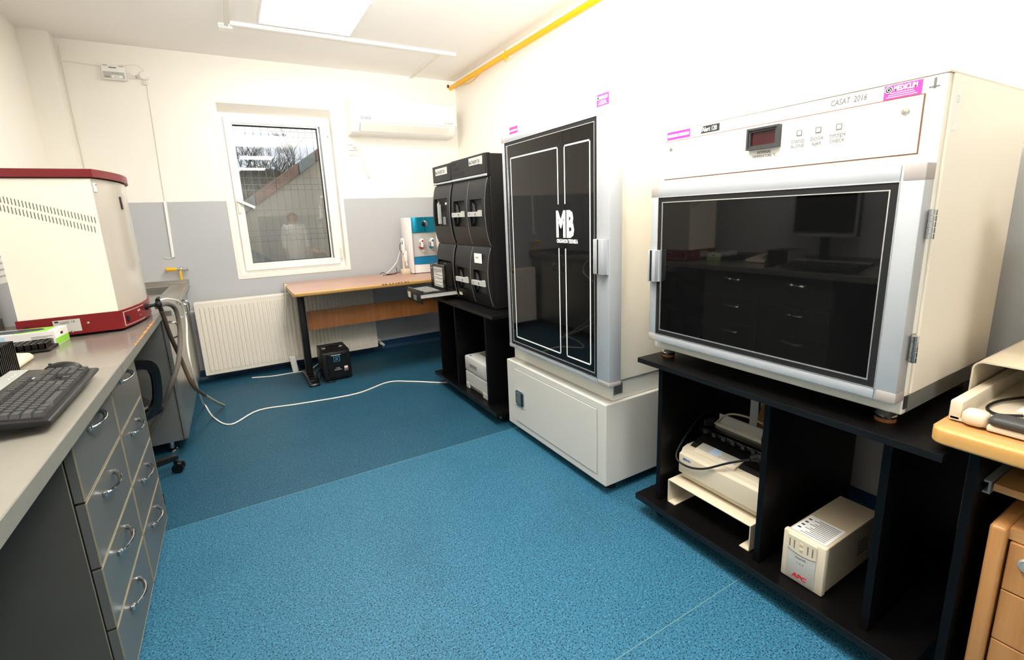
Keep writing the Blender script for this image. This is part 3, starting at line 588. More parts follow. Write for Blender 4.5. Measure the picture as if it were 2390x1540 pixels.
# ================================================================= things on the left worktop
def keyboard(loc, rz, label, body='black_plastic', deck='silver', keym='dark_grey', tilt=.1):
    t = thing('keyboard', label, 'keyboard', loc, rz, local=True, group='computer keyboards'); t.rotation_euler = (tilt, 0, rz)
    L = .466
    B().prism([(-.002, 0), (.185, 0), (.19, .008), (.188, .020), (.14, .020), (.02, .013), (.004, .0125), (-.004, .013), (-.010, .007), (-.006, .0)], 0, -L/2, L/2, bev=.002).put('base', body, t, smooth=True)
    for s_ in (-.18, .18): bx('foot', body, t, s_-.015, s_+.015, .165, .178, -.018, .001)
    B().box(-L/2+.004, L/2-.004, .146, .185, .0195, .0225, bev=.001).put('rear_deck', deck, t)
    u = .0187
    k0 = B(); vv = []
    for (h, z) in ((.0086, .012), (.0084, .0155), (.0060, .0245)): vv += [(-h, -h, z), (h, -h, z), (h, h+.001, z), (-h, h+.001, z)]
    k0.mesh(vv, [(3, 2, 1, 0), (8, 9, 10, 11)]+[(i*4+j, i*4+(j+1) % 4, i*4+4+(j+1) % 4, i*4+4+j) for i in range(2) for j in range(4)])
    x0 = -22.75*u/2; first = [None]; kb = k0
    def key(xu, w, row):
        x = x0+(xu+w/2)*u; y = (.012, .031, .0495, .068, .0868, .1135)[row]+.006; zz = y*.03
        if first[0] is None:
            o = kb.put('key', keym, t); first[0] = o
        else:
            o = bpy.data.objects.new('key', first[0].data); C.objects.link(o); o.parent = t
        o.location = (x, y, zz); o.scale = ((w*u-.0015)/(u-.0015), 1, 1)
    rows = [[1.25, 1.25, 1.25, 6.25, 1.25, 1.25, 1.25, 1.25], [2.25]+[1]*10+[2.75], [1.75]+[1]*11+[2.25], [1.5]+[1]*12+[1.5], [1]*13+[2]]
    for r, ws in enumerate(rows):
        xu = 0
        for w_ in ws: key(xu, w_, r); xu += w_
    for xu in [0]+[2+i for i in range(4)]+[6.5+i for i in range(4)]+[11+i for i in range(4)]: key(xu, 1, 5)
    for xu in (15.3, 16.3, 17.3): key(xu, 1, 0); key(xu, 1, 3); key(xu, 1, 4); key(xu, 1, 5)
    key(16.3, 1, 1)
    for r in range(5):
        for i in range(4):
            if r == 0 and i == 1: continue
            key(18.6+i, 1, r)
    return t
kb = keyboard((-.411, 1.615, .879), PI/2, 'black and silver computer keyboard lying on the light grey worktop')
for i in range(3): bx('indicator', 'paper', kb, .13+i*.022, .134+i*.022, .158, .162, .0224, .0232)
for i in range(3): bx('stripe', 'paper', kb, .118+i*.006, .120+i*.006, .108, .128, .0208, .0215)
t = thing('mouse', 'black computer mouse behind the end of the keyboard', 'mouse', (-.52, 1.99, .86), 1.35, local=True)
B().ball((0, 0, .004), .05, (.62, 1.05, .62), 18).put('shell', 'black_plastic', t, smooth=True)
b = t.children[0].data
for v in b.vertices:
    if v.co.z < 0: v.co.z = 0
B().cyl((0, .03, .024), (0, .03, .034), .004, n=10).put('wheel', 'dark_grey', t)
t = thing('thin_client', 'small black ribbed computer box with silver front beside the keyboard', 'computer', (-.75, 2.02, .86))
bx('case', 'black_plastic', t, -.86, -.65, 1.94, 2.095, .866, .965, bev=.003)
for i in range(11): bx('cooling_rib', 'black_gloss', t, -.8605, -.646, 1.950+i*.013, 1.956+i*.013, .868, .9655)
bx('front_panel', 'silver', t, -.862, -.648, 1.932, 1.941, .864, .967, bev=.002); B().lathe([(.011, 0), (.010, -.002), (0, -.002)], (-.664, 1.932, .882), axis='y').put('round_logo', 'light_grey', t, smooth=True); text('hp', .012, (-.669, 1.9298, .879), NY, NZ, 'print_dark', t, shear=.2)
B().box(-.85, -.66, 1.95, 2.085, .86, .8665).put('foot', 'gasket', t)
t = thing('telephone', 'cream desk telephone behind the thin client', 'telephone', (-.76, 2.20, .86), local=True, rz=0)
B().prism([(-.10, 0), (.095, 0), (.10, .012), (.09, .026), (-.09, .05), (-.10, .045)], 1, -.08, .08, bev=.006).put('base', 'beige', t, smooth=True)
B().box(-.085, .085, -.078, -.035, .045, .07, bev=.012).put('handset', 'beige', t, smooth=True)
for i in range(3):
    for j in range(4): bx('button', 'light_grey', t, -.03+j*.022, -.016+j*.022, .0+i*.022, .014+i*.022, .030, .044-.006*j, bev=.001)
t = thing('vial_rack', 'black plastic tube rack with a grid top in front of the glove box', 'rack', (-.74, 2.44, .86), local=True)
bx('tray', 'black_plastic', t, -.12, .095, -.055, .055, 0, .012, bev=.004)
b = B()
for i in range(11): x = -.112+i*.0194; b.box(x-.002, x+.002, -.05, .05, .012, .034)
for j in range(6): y = -.048+j*.0192; b.box(-.114, .084, y-.002, y+.002, .012, .034)
b.put('grid', 'black_gloss', t)
t = thing('glove_box', 'white, pale blue and green cardboard dispenser box on the worktop', 'box', (-.77, 2.56, .86), rz=-.10, local=True)
bx('carton', 'card_white', t, -.13, .128, -.06, .06, 0, .062, bev=.001); bx('end_flap', 'green', t, .1275, .1287, -.06, .06, .003, .030); bx('end_corner', 'green', t, .095, .128, -.0605, -.0595, .0, .004)
bx('side_print', 'pale_blue', t, -.13, -.02, -.0608, -.0595, .0, .055); bx('top_print', 'green', t, .0, .10, -.055, .055, .0615, .0626)
B().prism([(-.11, -.01), (-.06, -.035), (.02, -.04), (.07, -.02), (.08, .0), (.06, .03), (0, .042), (-.08, .035)], 2, .0618, .0634).put('opening', 'card_dark', t)
for i in range(12): w_ = (.0018, .003, .0012)[i % 3]; bx('barcode_bar', 'print_dark', t, .0+i*.0042, .0+i*.0042+w_, -.0607, -.0595, .012, .033)
for i in range(6): bx('print_line', 'print_grey', t, .055, .055+(.06, .05, .065)[i % 3], -.0606, -.0595, .018+i*.005, .0198+i*.005)
bx('emblem', 'print_dark', t, .1275, .1288, -.01, .01, .038, .048)
t = thing('wall_notice', 'white printed notice on the left wall behind the instrument', 'notice', (XL, 3.37, 1.06)); bx('sheet', 'paper', t, XL, XL+.0015, 3.29, 3.53, 1.06, 1.40)
for i in range(9): bx('print_line', 'light_grey', t, XL+.001, XL+.0021, 3.31+.02*(i % 3), 3.5-.03*(i % 2), 1.09+i*.032, 1.10+i*.032)
# monitor beyond the frame edge, mirrored in the dark incubator door
t = thing('monitor', 'black flat screen monitor on the left worktop mirrored in the dark door glass', 'monitor', (-.82, 1.80, .86), local=True)
B().box(-.11, .09, -.12, .12, 0, .012, bev=.005).put('stand_base', 'black_plastic', t, smooth=True); bx('stand_neck', 'black_plastic', t, -.05, -.02, -.03, .03, .012, .30, bev=.004)
bx('housing', 'black_plastic', t, -.03, .02, -.215, .215, .20, .56, bev=.006); bx('screen', 'black_glass', t, .0195, .0215, -.195, .195, .235, .54); B().frame(0, .0195, .0225, -.215, .215, .20, .56, .016, .022).put('bezel', 'silver', t)

# ================================================================= BACK: table, cooler, stabiliser
t = thing('work_table', 'beech topped table with black metal legs in front of the radiator', 'table', (1.15, 4.25, 0))
bx('top', 'beech_x', t, .358, 1.95, 3.88, 4.655, .752, .780); B().box(.356, 1.952, 3.862, 3.882, .75, .781, bev=.008, seg=3).put('front_edge', 'beech_edge', t, smooth=True); bx('end_edge', 'beech_edge', t, .353, .358, 3.88, 4.655, .752, .7805)
for i in range(9): bx('worn_spot', 'brown', t, 1.02+i*.027+random.uniform(0, .01), 1.03+i*.027+random.uniform(0, .012), 3.8605, 3.865, .772, .781)
bx('modesty_panel', 'beech_z', t, .47, 1.86, 4.245, 4.263, .405, .565); B().box(.42, 1.9, 4.20, 4.24, .715, .7515).put('cross_beam', 'black_plastic', t)
for x in (.43, 1.87):
    b = B().box(x-.028, x+.028, 4.18, 4.245, .03, .752, bev=.012)
    b.put('leg', 'black_plastic', t, smooth=True)
    ft = B().prism([(3.95, 0), (4.56, 0), (4.56, .03), (4.30, .05), (4.12, .05), (3.99, .034), (3.955, .02)], 0, x-.042, x+.042, bev=.008).put('foot', 'black_gloss', t, smooth=True)
    for y in (4.03, 4.08, 4.13): bx('foot_rib', 'black_gloss', ft, x-.028, x+.028, y-.006, y+.006, .036, .053)
    bx('top_bracket', 'black_plastic', t, x-.03, x+.03, 3.95, 4.55, .735, .7515)
t = thing('voltage_stabiliser', 'black box voltage stabiliser with carrying handle under the table', 'voltage regulator', (.63, 4.15, 0))
b = B().prism([(4.005, .012), (4.31, .012), (4.31, .25), (4.04, .25), (4.02, .235)], 0, .518, .738, bev=.006).put('case', 'black_plastic', t, smooth=True)
for (x, y) in ((.54, 4.03), (.715, 4.03), (.54, 4.28), (.715, 4.28)): B().cyl((x, y, 0), (x, y, .013), .012).put('foot', 'gasket', t)
sl = lambda z: 4.005+(4.02-4.005)*(z-.012)/(.223)
bx('front_bezel', 'black_gloss', t, .55, .708, 3.999, 4.02, .03, .232, bev=.004); bx('display_frame', 'teal_dark', t, .601, .651, 3.9965, 4.0, .163, .207); bx('display', 'black_glass', t, .606, .646, 3.9955, 3.9975, .168, .202)
for i in range(4): bx('display_line', 'print_grey', t, .614, .636, 3.995, 3.9958, .174+i*.006, .1775+i*.006)
text('Automatic Voltage Regulator', .0105, (.5835, 3.9985, .216), NY, NZ, 'paper', t, bold=.0003, sx=.62)
text('STABILIZER', .009, (.612, 3.9985, .105), NY, NZ, 'paper', t, sx=.7); text('SVC-2000VA', .012, (.600, 3.9985, .09), NY, NZ, 'paper', t, sx=.85)
bx('breaker_block', 'paper', t, .679, .707, 3.994, 4.0, .083, .115, bev=.002)
for x in (.686, .699): bx('breaker_toggle', 'red_bright', t, x-.005, x+.005, 3.989, 3.9945, .087, .099)
text('INPUT OUTPUT', .006, (.676, 3.9985, .073), NY, NZ, 'paper', t, sx=.8)
for x in (.553, .688): bx('handle_mount', 'silver', t, x-.014, x+.014, 4.135, 4.165, .25, .259, bev=.002)
B().tube([(.553, 4.15, .256), (.575, 4.15, .272), (.62, 4.15, .277), (.666, 4.15, .272), (.688, 4.15, .256)], .011, n=8).put('handle', 'gasket', t, smooth=True)
tag(B().tube([(.52, 4.2, .04), (.50, 4.12, .006), (.51, 4.02, .006), (.55, 3.975, .006), (.60, 3.985, .006)], .005).tube([(.52, 4.25, .05), (.48, 4.2, .02), (.49, 4.12, .006)], .004).put('black_cord', 'cable_black', smooth=True), 'black cord on the floor around the voltage stabiliser', 'cord')
t = thing('power_strip', 'white power strip standing on end beside the table leg', 'power strip', (.345, 4.48, 0)); b = B().box(-.024, .024, -.018, .018, 0, .145, bev=.006); b.rot(Matrix.Rotation(math.radians(-5), 3, 'Y'))
for v in b.bm.verts: v.co += Vector((.345, 4.48, .0035))
b.put('housing', 'pvc', t, smooth=True); bx('switch', 'red_bright', t, .315, .319, 4.47, 4.49, .10, .125)
tag(B().tube([(.338, 4.48, .147), (.325, 4.46, .25), (.318, 4.44, .42), (.33, 4.42, .58), (.345, 4.42, .70), (.3475, 4.42, .76), (.352, 4.43, .787), (.372, 4.46, .785)], .004).put('strip_cord', 'cable_white', smooth=True), 'white cord climbing from the power strip over the table edge', 'cord')
tag(B().tube([(.0, 4.52, .006), (.15, 4.46, .005), (.28, 4.45, .005), (.45, 4.45, .005), (.54, 4.50, .03)], .005).put('white_cord', 'cable_white', smooth=True), 'white cord lying on the floor below the radiator', 'cord')
t = thing('water_dispenser', 'white and teal table top water dispenser with hot and cold taps', 'water dispenser', (1.6, 4.46, .78))
def wplan(y, bulge, n=10): return [(1.475+.25*k/n, y-bulge*(1-(2*k/n-1)**2)) for k in range(n+1)]
B().box(1.455, 1.478, 4.345, 4.60, .785, 1.305, bev=.006).box(1.722, 1.745, 4.345, 4.60, .785, 1.305, bev=.006).box(1.475, 1.725, 4.37, 4.60, .785, 1.30).put('body', 'pvc', t, smooth=True)
for (a, c, ma, nm, o) in ((1.165, 1.306, 'teal', 'upper_panel', 0), (.94, 1.163, 'light_grey', 'tap_panel', .008), (.868, .935, 'teal_dark', 'lower_panel', 0), (.786, .866, 'pvc', 'drip_front', .004)):
    B().prism(wplan(4.362+o, .028)+[(1.725, 4.40), (1.475, 4.40)], 2, a, c).put(nm, ma, t, smooth=True)
B().lathe([(.028, 0), (.028, -.008), (.02, -.010)], (1.60, 4.338, 1.245), axis='y').put('badge_ring', 'chrome', t, smooth=True); B().lathe([(.02, -.009), (.0, -.011)], (1.60, 4.338, 1.245), axis='y').put('badge', 'print_dark', t); bx('centre_line', 'chrome', t, 1.598, 1.602, 4.331, 4.336, 1.166, 1.30)
for x, ma in ((1.553, 'red_bright'), (1.655, 'teal_dark')):
    B().cyl((x, 4.345, 1.08), (x, 4.30, 1.075), .016).cyl((x, 4.305, 1.075), (x, 4.30, 1.03), .012).ball((x, 4.31, 1.09), .02).put('tap', 'pvc', t, smooth=True); B().lathe([(.009, 0), (.0, -.002)], (x, 4.289, 1.088), axis='y').put('tap_button', ma, t)
    B().prism([(x-.022, 1.035), (x-.02, 1.022), (x, 1.012), (x+.02, 1.022), (x+.022, 1.035), (x, 1.028)], 1, 4.333, 4.345).put('tap_lever', ma, t)
bx('hot_label', 'paper', t, 1.565, 1.585, 4.336, 4.345, .985, 1.002); bx('hot_mark', 'red_bright', t, 1.569, 1.581, 4.335, 4.337, .995, 1.0)
for (x, y) in ((1.47, 4.36), (1.73, 4.36), (1.47, 4.58), (1.73, 4.58)): B().cyl((x, y, .78), (x, y, .787), .012).put('foot', 'gasket', t)
t = thing('pipette_stand', 'cream pipette controller on its charging stand beside the water dispenser', 'pipette stand', (1.41, 4.43, .78))
B().prism([(1.37, .78), (1.45, .78), (1.444, .828), (1.376, .828)], 1, 4.39, 4.47, bev=.003).put('base', 'beige', t, smooth=True); B().box(1.388, 1.406, 4.425, 4.437, .826, 1.10, bev=.002).put('post', 'beige', t)
pp = B().box(1.386, 1.414, 4.40, 4.424, .975, 1.12, bev=.006).box(1.40, 1.432, 4.402, 4.422, .90, 1.0, bev=.006).cyl((1.418, 4.412, .92), (1.424, 4.412, .86), .007).put('pipette', 'pvc', t, smooth=True); B().tube([(1.388, 4.41, 1.08), (1.372, 4.41, 1.06), (1.37, 4.41, 1.01), (1.388, 4.41, .985)], .003).put('trigger_guard', 'cable_black', t, smooth=True); bx('pipette_label', 'print_dark', t, 1.39, 1.396, 4.399, 4.401, 1.06, 1.10)
tag(B().tube([(1.37, 4.45, .80), (1.32, 4.48, .79), (1.26, 4.50, .784), (1.22, 4.54, .80), (1.19, 4.52, .785), (1.24, 4.46, .784), (1.34, 4.50, .785), (1.36, 4.56, .84)], .0028).put('charger_lead', 'cable_black', smooth=True), 'black charger lead tangled on the table beside the pipette stand', 'lead')
tag(B().tube([(1.17, 4.46, .785), (1.25, 4.52, .79), (1.38, 4.60, .88), (1.44, 4.66, .97), (1.5, 4.69, 1.04)], .004).put('dispenser_cord', 'cable_white', smooth=True), 'white cord rising from the table behind the pipette stand', 'cord')

# ================================================================= black carts
def cart(xf, xb, y0, y1, ups, ux0, ux1, zb, zt, label):
    t = thing('rolling_stand', label, 'stand', (xf+.3, (y0+y1)/2, 0), group='black laminate rolling stands')
    bx('top_board', 'black_lam', t, xf, xb, y0, y1, zt-.02, zt, bev=.001); bx('bottom_board', 'black_lam', t, xf, xb, y0, y1, zb, zb+.025, bev=.001)
    bx('top_edge', 'black_edge', t, xf-.001, xf, y0, y1, zt-.0195, zt-.0005); bx('bottom_edge', 'black_edge', t, xf-.001, xf, y0, y1, zb+.0005, zb+.0245)
    for y in ups: bx('upright', 'black_lam', t, ux0, ux1, y, y+.02, zb+.025, zt-.02)
    for (x, y) in ((xf+.08, y0+.08), (xf+.08, y1-.07), (xb-.08, y0+.08), (xb-.08, y1-.07)):
        c = B().box(x-.018, x+.018, y-.018, y+.018, zb-.004, zb).box(x-.017, x-.012, y-.016, y+.016, .02, zb).box(x+.012, x+.017, y-.016, y+.016, .02, zb).put('caster', 'mid_grey', t)
        B().cyl((x-.011, y, .0255), (x+.011, y, .0255), .0253, n=18).put('wheel', 'black_plastic', c, smooth=True)
    return t
cart(1.365, 2.03, .375, 1.346, (1.25, .81, .485), 1.405, 2.0, .0735, .71, 'black rolling stand carrying the incubator with a printer on its shelf')
cart(1.275, 1.95, 2.435, 3.463, (3.345, 3.045, 2.575), 1.30, 1.93, .07, .71, 'black rolling stand carrying the black analyser modules')

# ================================================================= analyser modules
def curved_front(y0, y1, z0, z1, xb, bulge, pocket=None, depth=.03, ny=6, nz=12):
    """door whose face bows out towards -x, with an optional recessed pocket (y0, y1, z0, z1)"""
    ys = [y0+(y1-y0)*k/ny for k in range(ny+1)]; zs = [z0+(z1-z0)*k/nz for k in range(nz+1)]
    if pocket:
        ys = sorted(set([y for y in ys if not any(abs(y-p) < .008 for p in pocket[:2])]+list(pocket[:2]))); zs = sorted(set([z for z in zs if not any(abs(z-p) < .01 for p in pocket[2:])]+list(pocket[2:])))
    def X(z): s_ = (z-z0)/(z1-z0); return xb-bulge*(4*s_*(1-s_))**.8
    b = B(); vv = []; ff = []
    def q(*P):
        i = len(vv); vv.extend(P); ff.append(tuple(range(i, i+len(P))))
    def inp(y, z): return pocket and pocket[0] < y < pocket[1] and pocket[2] < z < pocket[3]
    for i in range(len(ys)-1):
        for j in range(len(zs)-1):
            a, c, e, f = ys[i], ys[i+1], zs[j], zs[j+1]; d = depth if inp((a+c)/2, (e+f)/2) else 0
            xe, xf_ = (X(e)+d, X(f)+d) if not d else (xb-.004+depth*.3,)*2
            q((xe, a, e), (xe, c, e), (xf_, c, f), (xf_, a, f))
            if d:
                if a == pocket[0]: q((xe, a, e), (xf_, a, f), (X(f), a, f), (X(e), a, e))
                if c == pocket[1]: q((xe, c, e), (xf_, c, f), (X(f), c, f), (X(e), c, e))
                if e == pocket[2]: q((xe, a, e), (xe, c, e), (X(e), c, e), (X(e), a, e))
                if f == pocket[3]: q((xf_, a, f), (xf_, c, f), (X(f), c, f), (X(f), a, f))
    for j in range(len(zs)-1):
        for y in (y0, y1): q((X(zs[j]), y, zs[j]), (X(zs[j+1]), y, zs[j+1]), (xb+.012, y, zs[j+1]), (xb+.012, y, zs[j]))
    for z in (z0, z1): q((X(z), y0, z), (X(z), y1, z), (xb+.012, y1, z), (xb+.012, y0, z))
    b.mesh(vv, ff); bmesh.ops.remove_doubles(b.bm, verts=b.bm.verts[:], dist=.0004); bmesh.ops.recalc_face_normals(b.bm, faces=b.bm.faces[:]); return b
def edge_line(y, z0, z1, xb, bulge):
    pts = []
    for k in range(13):
        s_ = k/12; pts.append((xb-bulge*(4*s_*(1-s_))**.8-.0008, y, z0+(z1-z0)*s_))
    return pts
ZT, ZB, XF = 1.665, .712, 1.385
t = thing('analyser_incubator', 'black analyser module with four curved pocket doors on the rolling stand', 'analyser', (1.66, 2.86, ZB))
bx('body', 'black_plastic', t, XF+.01, 1.93, 2.605, 3.118, ZB, ZT-.004, bev=.003); bx('header', 'black_plastic', t, XF-.012, XF+.02, 2.625, 3.116, 1.548, ZT, bev=.003); bx('header_end', 'black_gloss', t, XF-.008, XF+.02, 2.603, 2.625, 1.53, ZT, bev=.004)
bx('trim_strip', 'alu', t, XF-.014, XF+.02, 2.605, 3.116, 1.531, 1.545, bev=.003)
lb = bx('name_label', 'light_grey', t, XF-.0135, XF-.0115, 2.648, 2.835, 1.607, 1.652); text('BacT/ALERT 3D', .026, (XF-.0132, 2.83, 1.616), NX, NZ, 'print_dark', t, sx=.84, bold=.0004); bx('barcode_tag', 'light_grey', t, XF-.015, XF-.0125, 2.648, 2.678, 1.603, 1.620)
for r, (z, n) in enumerate(((1.645, 5), (1.612, 8), (1.578, 13))):
    for k in range(3):
        for i in range(n): bx('vent_slot', 'gasket', t, XF-.0128, XF-.011, 3.100-i*.0135-.011, 3.100-i*.0135, z-.008*k, z-.008*k+.004)
letters = iter('ABCD')
for (z0, z1, pz0, pz1) in ((1.112, 1.525, 1.232, 1.40), (.728, 1.103, .80, .955)):
    for (y0, y1) in ((2.862, 3.114), (2.612, 2.858)):
        pk = (y0+.045, y1-.035, pz0, pz1); bl = .03
        dr = curved_front(y0, y1, z0, z1, XF, bl, pk).put('door', 'black_plastic', t, smooth=True)
        B().tube(edge_line(y0+.001, z0+.004, z1-.004, XF, bl), .0018, n=5, sub=1).put('door_edge', 'mid_grey', dr)
        B().prism([(pk[1]-.002, pz0+.012), (pk[1]-.002, pz1-.012), (pk[1]-.03, pz1-.03), (pk[1]-.048, (pz0+pz1)/2), (pk[1]-.03, pz0+.03)], 0, XF-.014, XF-.006, bev=.003).put('grip', 'dark_grey', dr, smooth=True)
        bx('pocket_liner', 'dark_grey', dr, XF+.0035, XF+.005, pk[0]+.001, pk[1]-.001, pz0+.001, pz1-.001)  # lighter grey plate added so the black pocket looks lit inside
        zm = (pz0+pz1)/2; tgx = XF-.040
        tg = B().box(tgx, tgx+.018, pk[0]-.004, pk[1]+.014, zm-.022, zm+.008).box(tgx, tgx+.018, pk[0]-.004, pk[0]+.035, zm+.008, zm+.016).put('label_holder', 'light_grey', dr)
        L = next(letters); text(L, .018, (tgx-.0006, pk[1]-.012, zm-.014), NX, NZ, 'blue_print', dr); text('BC', .018, (tgx-.0006, (pk[0]+pk[1])/2-.005, zm-.014), NX, NZ, 'print_dark', dr, sx=.8)
bx('paper_note', 'paper', t, XF-.028, XF-.026, 2.695, 2.80, 1.0, 1.062); text('25 SEP', .015, (XF-.0282, 2.778, 1.03), NX, NZ, 'print_grey', t, sx=.8, shear=.2)
bx('round_sticker', 'beige', t, XF-.0145, XF-.011, 3.055, 3.10, .752, .80); B().lathe([(.006, 0), (0, -.001)], (XF-.0145, 3.078, .777), axis='x').put('sticker_dot', 'print_dark', t)
t = thing('analyser_controller', 'black analyser module with a window door and pulled out keyboard drawer', 'analyser', (1.66, 3.3, ZB))
ym0, ym1 = 3.124, 3.462
bx('body', 'black_plastic', t, XF+.01, 1.93, ym0, ym1, ZB, ZT-.006, bev=.003); bx('header', 'black_plastic', t, XF-.012, XF+.02, ym0+.022, ym1, 1.548, ZT-.004, bev=.003); bx('header_end', 'black_gloss', t, XF-.008, XF+.02, ym0, ym0+.022, 1.53, ZT-.002, bev=.004); bx('trim_strip', 'alu', t, XF-.014, XF+.02, ym0+.002, ym1, 1.531, 1.543, bev=.003)
bx('name_label', 'light_grey', t, XF-.0135, XF-.0115, 3.19, 3.405, 1.595, 1.642); text('BacT/ALERT 3D', .028, (XF-.0132, 3.40, 1.606), NX, NZ, 'print_dark', t, sx=.9, bold=.0004)
dr = curved_front(ym0+.022, ym1, 1.112, 1.522, XF, .03, (3.20, 3.44, 1.235, 1.43), depth=.03).put('door', 'black_plastic', t, smooth=True)
B().tube(edge_line(ym0+.023, 1.116, 1.518, XF, .03), .002, n=5, sub=1).put('door_edge', 'mid_grey', dr)
bx('door_window', 'black_glass', dr, XF-.01, XF-.006, 3.202, 3.438, 1.237, 1.428)
for i, y in enumerate((3.385, 3.405, 3.36)): B().cyl((XF-.012, y, 1.25), (XF-.012, y, 1.41-.01*i), .0045, n=8).put('tube', 'light_grey', dr, smooth=True)
bx('window_label', 'paper', dr, XF-.012, XF-.010, 3.235, 3.262, 1.385, 1.40); bx('window_card', 'mid_grey', dr, XF-.012, XF-.010, 3.27, 3.32, 1.245, 1.30)
lw = curved_front(ym0+.022, ym1, .728, 1.103, XF, .03, (3.19, 3.435, .735, .985), depth=.05).put('lower_front', 'black_plastic', t, smooth=True)
B().tube(edge_line(ym0+.023, .732, 1.1, XF, .03), .002, n=5, sub=1).put('front_edge', 'mid_grey', lw)
bx('drive_slot', 'gasket', t, XF-.02, XF+.0, 3.21, 3.42, .90, .97); bx('drive_bezel', 'mid_grey', t, XF-.022, XF-.019, 3.30, 3.33, .955, .962)
# pulled out drawer: floor, front lip, rails, flipped up screen, keyboard
dz = .775
kd = bx('keyboard_drawer', 'black_plastic', t, 1.105, XF-.005, 3.165, 3.445, dz-.012, dz, bev=.002)
B().prism([(1.098, dz-.065), (1.112, dz-.075), (1.118, dz+.022), (1.105, dz+.022)], 1, 3.155, 3.455, bev=.003).put('drawer_lip', 'black_plastic', kd, smooth=True); bx('pull_recess', 'mid_grey', kd, 1.0985, 1.103, 3.25, 3.31, dz-.055, dz-.02); bx('round_sticker', 'beige', kd, 1.0965, 1.101, 3.385, 3.425, dz-.05, dz-.01)
for y in (3.158, 3.449): B().box(1.10, XF-.002, y-.004, y+.004, dz-.03, dz-.006).box(1.10, XF-.002, y-.0055, y+.0055, dz-.03, dz-.026).box(1.10, XF-.002, y-.0055, y+.0055, dz-.01, dz-.006).put('slide_rail', 'light_grey', kd)
sc = bx('screen_lid', 'black_gloss', kd, 1.292, 1.306, 3.165, 3.445, dz, .962, bev=.003); bx('screen', 'light_grey', sc, 1.2905, 1.2925, 3.205, 3.375, dz+.02, .94); bx('screen_bar', 'mid_grey', sc, 1.2895, 1.2908, 3.205, 3.375, .918, .924)
for i in range(14): bx('screen_line', 'paper' if i % 3 else 'mid_grey', sc, 1.290, 1.2908, 3.215, 3.365-.03*(i % 4), dz+.03+i*.0085, dz+.034+i*.0085)
for z in (.925, .945): bx('status_lamp', 'paper', sc, 1.2905, 1.2925, 3.40, 3.412, z, z+.006)
k0 = None
for r in range(6):
    for i in range(15):
        x, y = 1.150+r*.0185, 3.425-i*.0168
        if k0 is None: k0 = B().box(x-.0075, x+.0075, y-.007, y+.007, dz+.002, dz+.010, bev=.0015).put('key', 'mid_grey', kd); p0 = (x, y)
        else: clone(k0, 'key', kd, (x-p0[0], y-p0[1], .0005*r))
t = thing('laser_printer', 'pale grey laser printer on the lower shelf of the analyser stand', 'printer', (1.5, 2.8, .096))
B().box(1.325, 1.70, 2.64, 2.985, .225, .335, bev=.012).box(1.335, 1.70, 2.645, 2.98, .12, .226, bev=.006).box(1.345, 1.69, 2.65, 2.975, .0955, .122, bev=.003).put('body', 'light_grey', t, smooth=True)
bx('tray_front', 'light_grey', t, 1.327, 1.34, 2.645, 2.98, .128, .222, bev=.004); bx('grip_slot', 'mid_grey', t, 1.3235, 1.3265, 2.79, 2.90, .268, .292); bx('tray_foot', 'light_grey', t, 1.325, 1.345, 2.645, 2.72, .0955, .14, bev=.006); bx('tray_foot', 'light_grey', t, 1.325, 1.345, 2.93, 2.98, .0955, .14, bev=.006); bx('output_tray', 'mid_grey', t, 1.42, 1.66, 2.68, 2.94, .3345, .3365); bx('blue_badge', 'blue_print', t, 1.345, 1.36, 2.925, 2.945, .3345, .337)

# ================================================================= framed black glass doors
def glass_door(t, xf, xb, y0, y1, z0, z1, wl, wr, wt, wb):
    """aluminium framed door facing -x; wl is the bar on the far (+y) side"""
    d = B().box(xf, xb, y1-wl, y1, z0, z1, bev=.003).box(xf, xb, y0, y0+wr, z0, z1, bev=.003).box(xf, xb, y0+wr, y1-wl, z1-wt, z1, bev=.003).box(xf, xb, y0+wr, y1-wl, z0, z0+wb, bev=.003).put('door_frame', 'alu', t, smooth=True)
    iy0, iy1, iz0, iz1 = y0+wr, y1-wl, z0+wb, z1-wt
    B().frame(0, xf-.001, xf+.01, iy0-.001, iy1+.001, iz0-.001, iz1+.001, .0018).put('bead', 'alu_bright', d); B().frame(0, xf+.001, xf+.02, iy0, iy1, iz0, iz1, .0175).put('rubber_seal', 'gasket', d); B().frame(0, xf+.0005, xf+.02, iy0+.017, iy1-.017, iz0+.017, iz1-.017, .0028).put('bead', 'alu_bright', d)
    g = bx('glass', 'black_glass', t, xf+.004, xf+.02, iy0+.018, iy1-.018, iz0+.018, iz1-.018)
    for (ya, yb) in ((y1-wl-.002, y1+.001), (y0-.001, y0+wr-.004)):
        for (za, zb) in ((z1-wt, z1+.001), (z0-.001, z0+wb)): bx('corner_cap', 'cap', d, xf-.0012, xb, ya, yb, za, zb, bev=.004, smooth=True)
    return d, g
def pull_handle(d, xf, y0, y1, z0, z1):
    ym = (y0+y1)/2
    B().box(xf-.026, xf+.0, y0, ym-.004, z0, z1, bev=.002).box(xf-.02, xf, ym+.012, y1, z0, z1, bev=.002).box(xf-.006, xf, y0-.004, y1, z0, z1).put('handle', 'alu', d, smooth=True); bx('handle_inlay', 'gasket', d, xf-.018, xf, ym-.004, ym+.012, z0+.001, z1-.001)
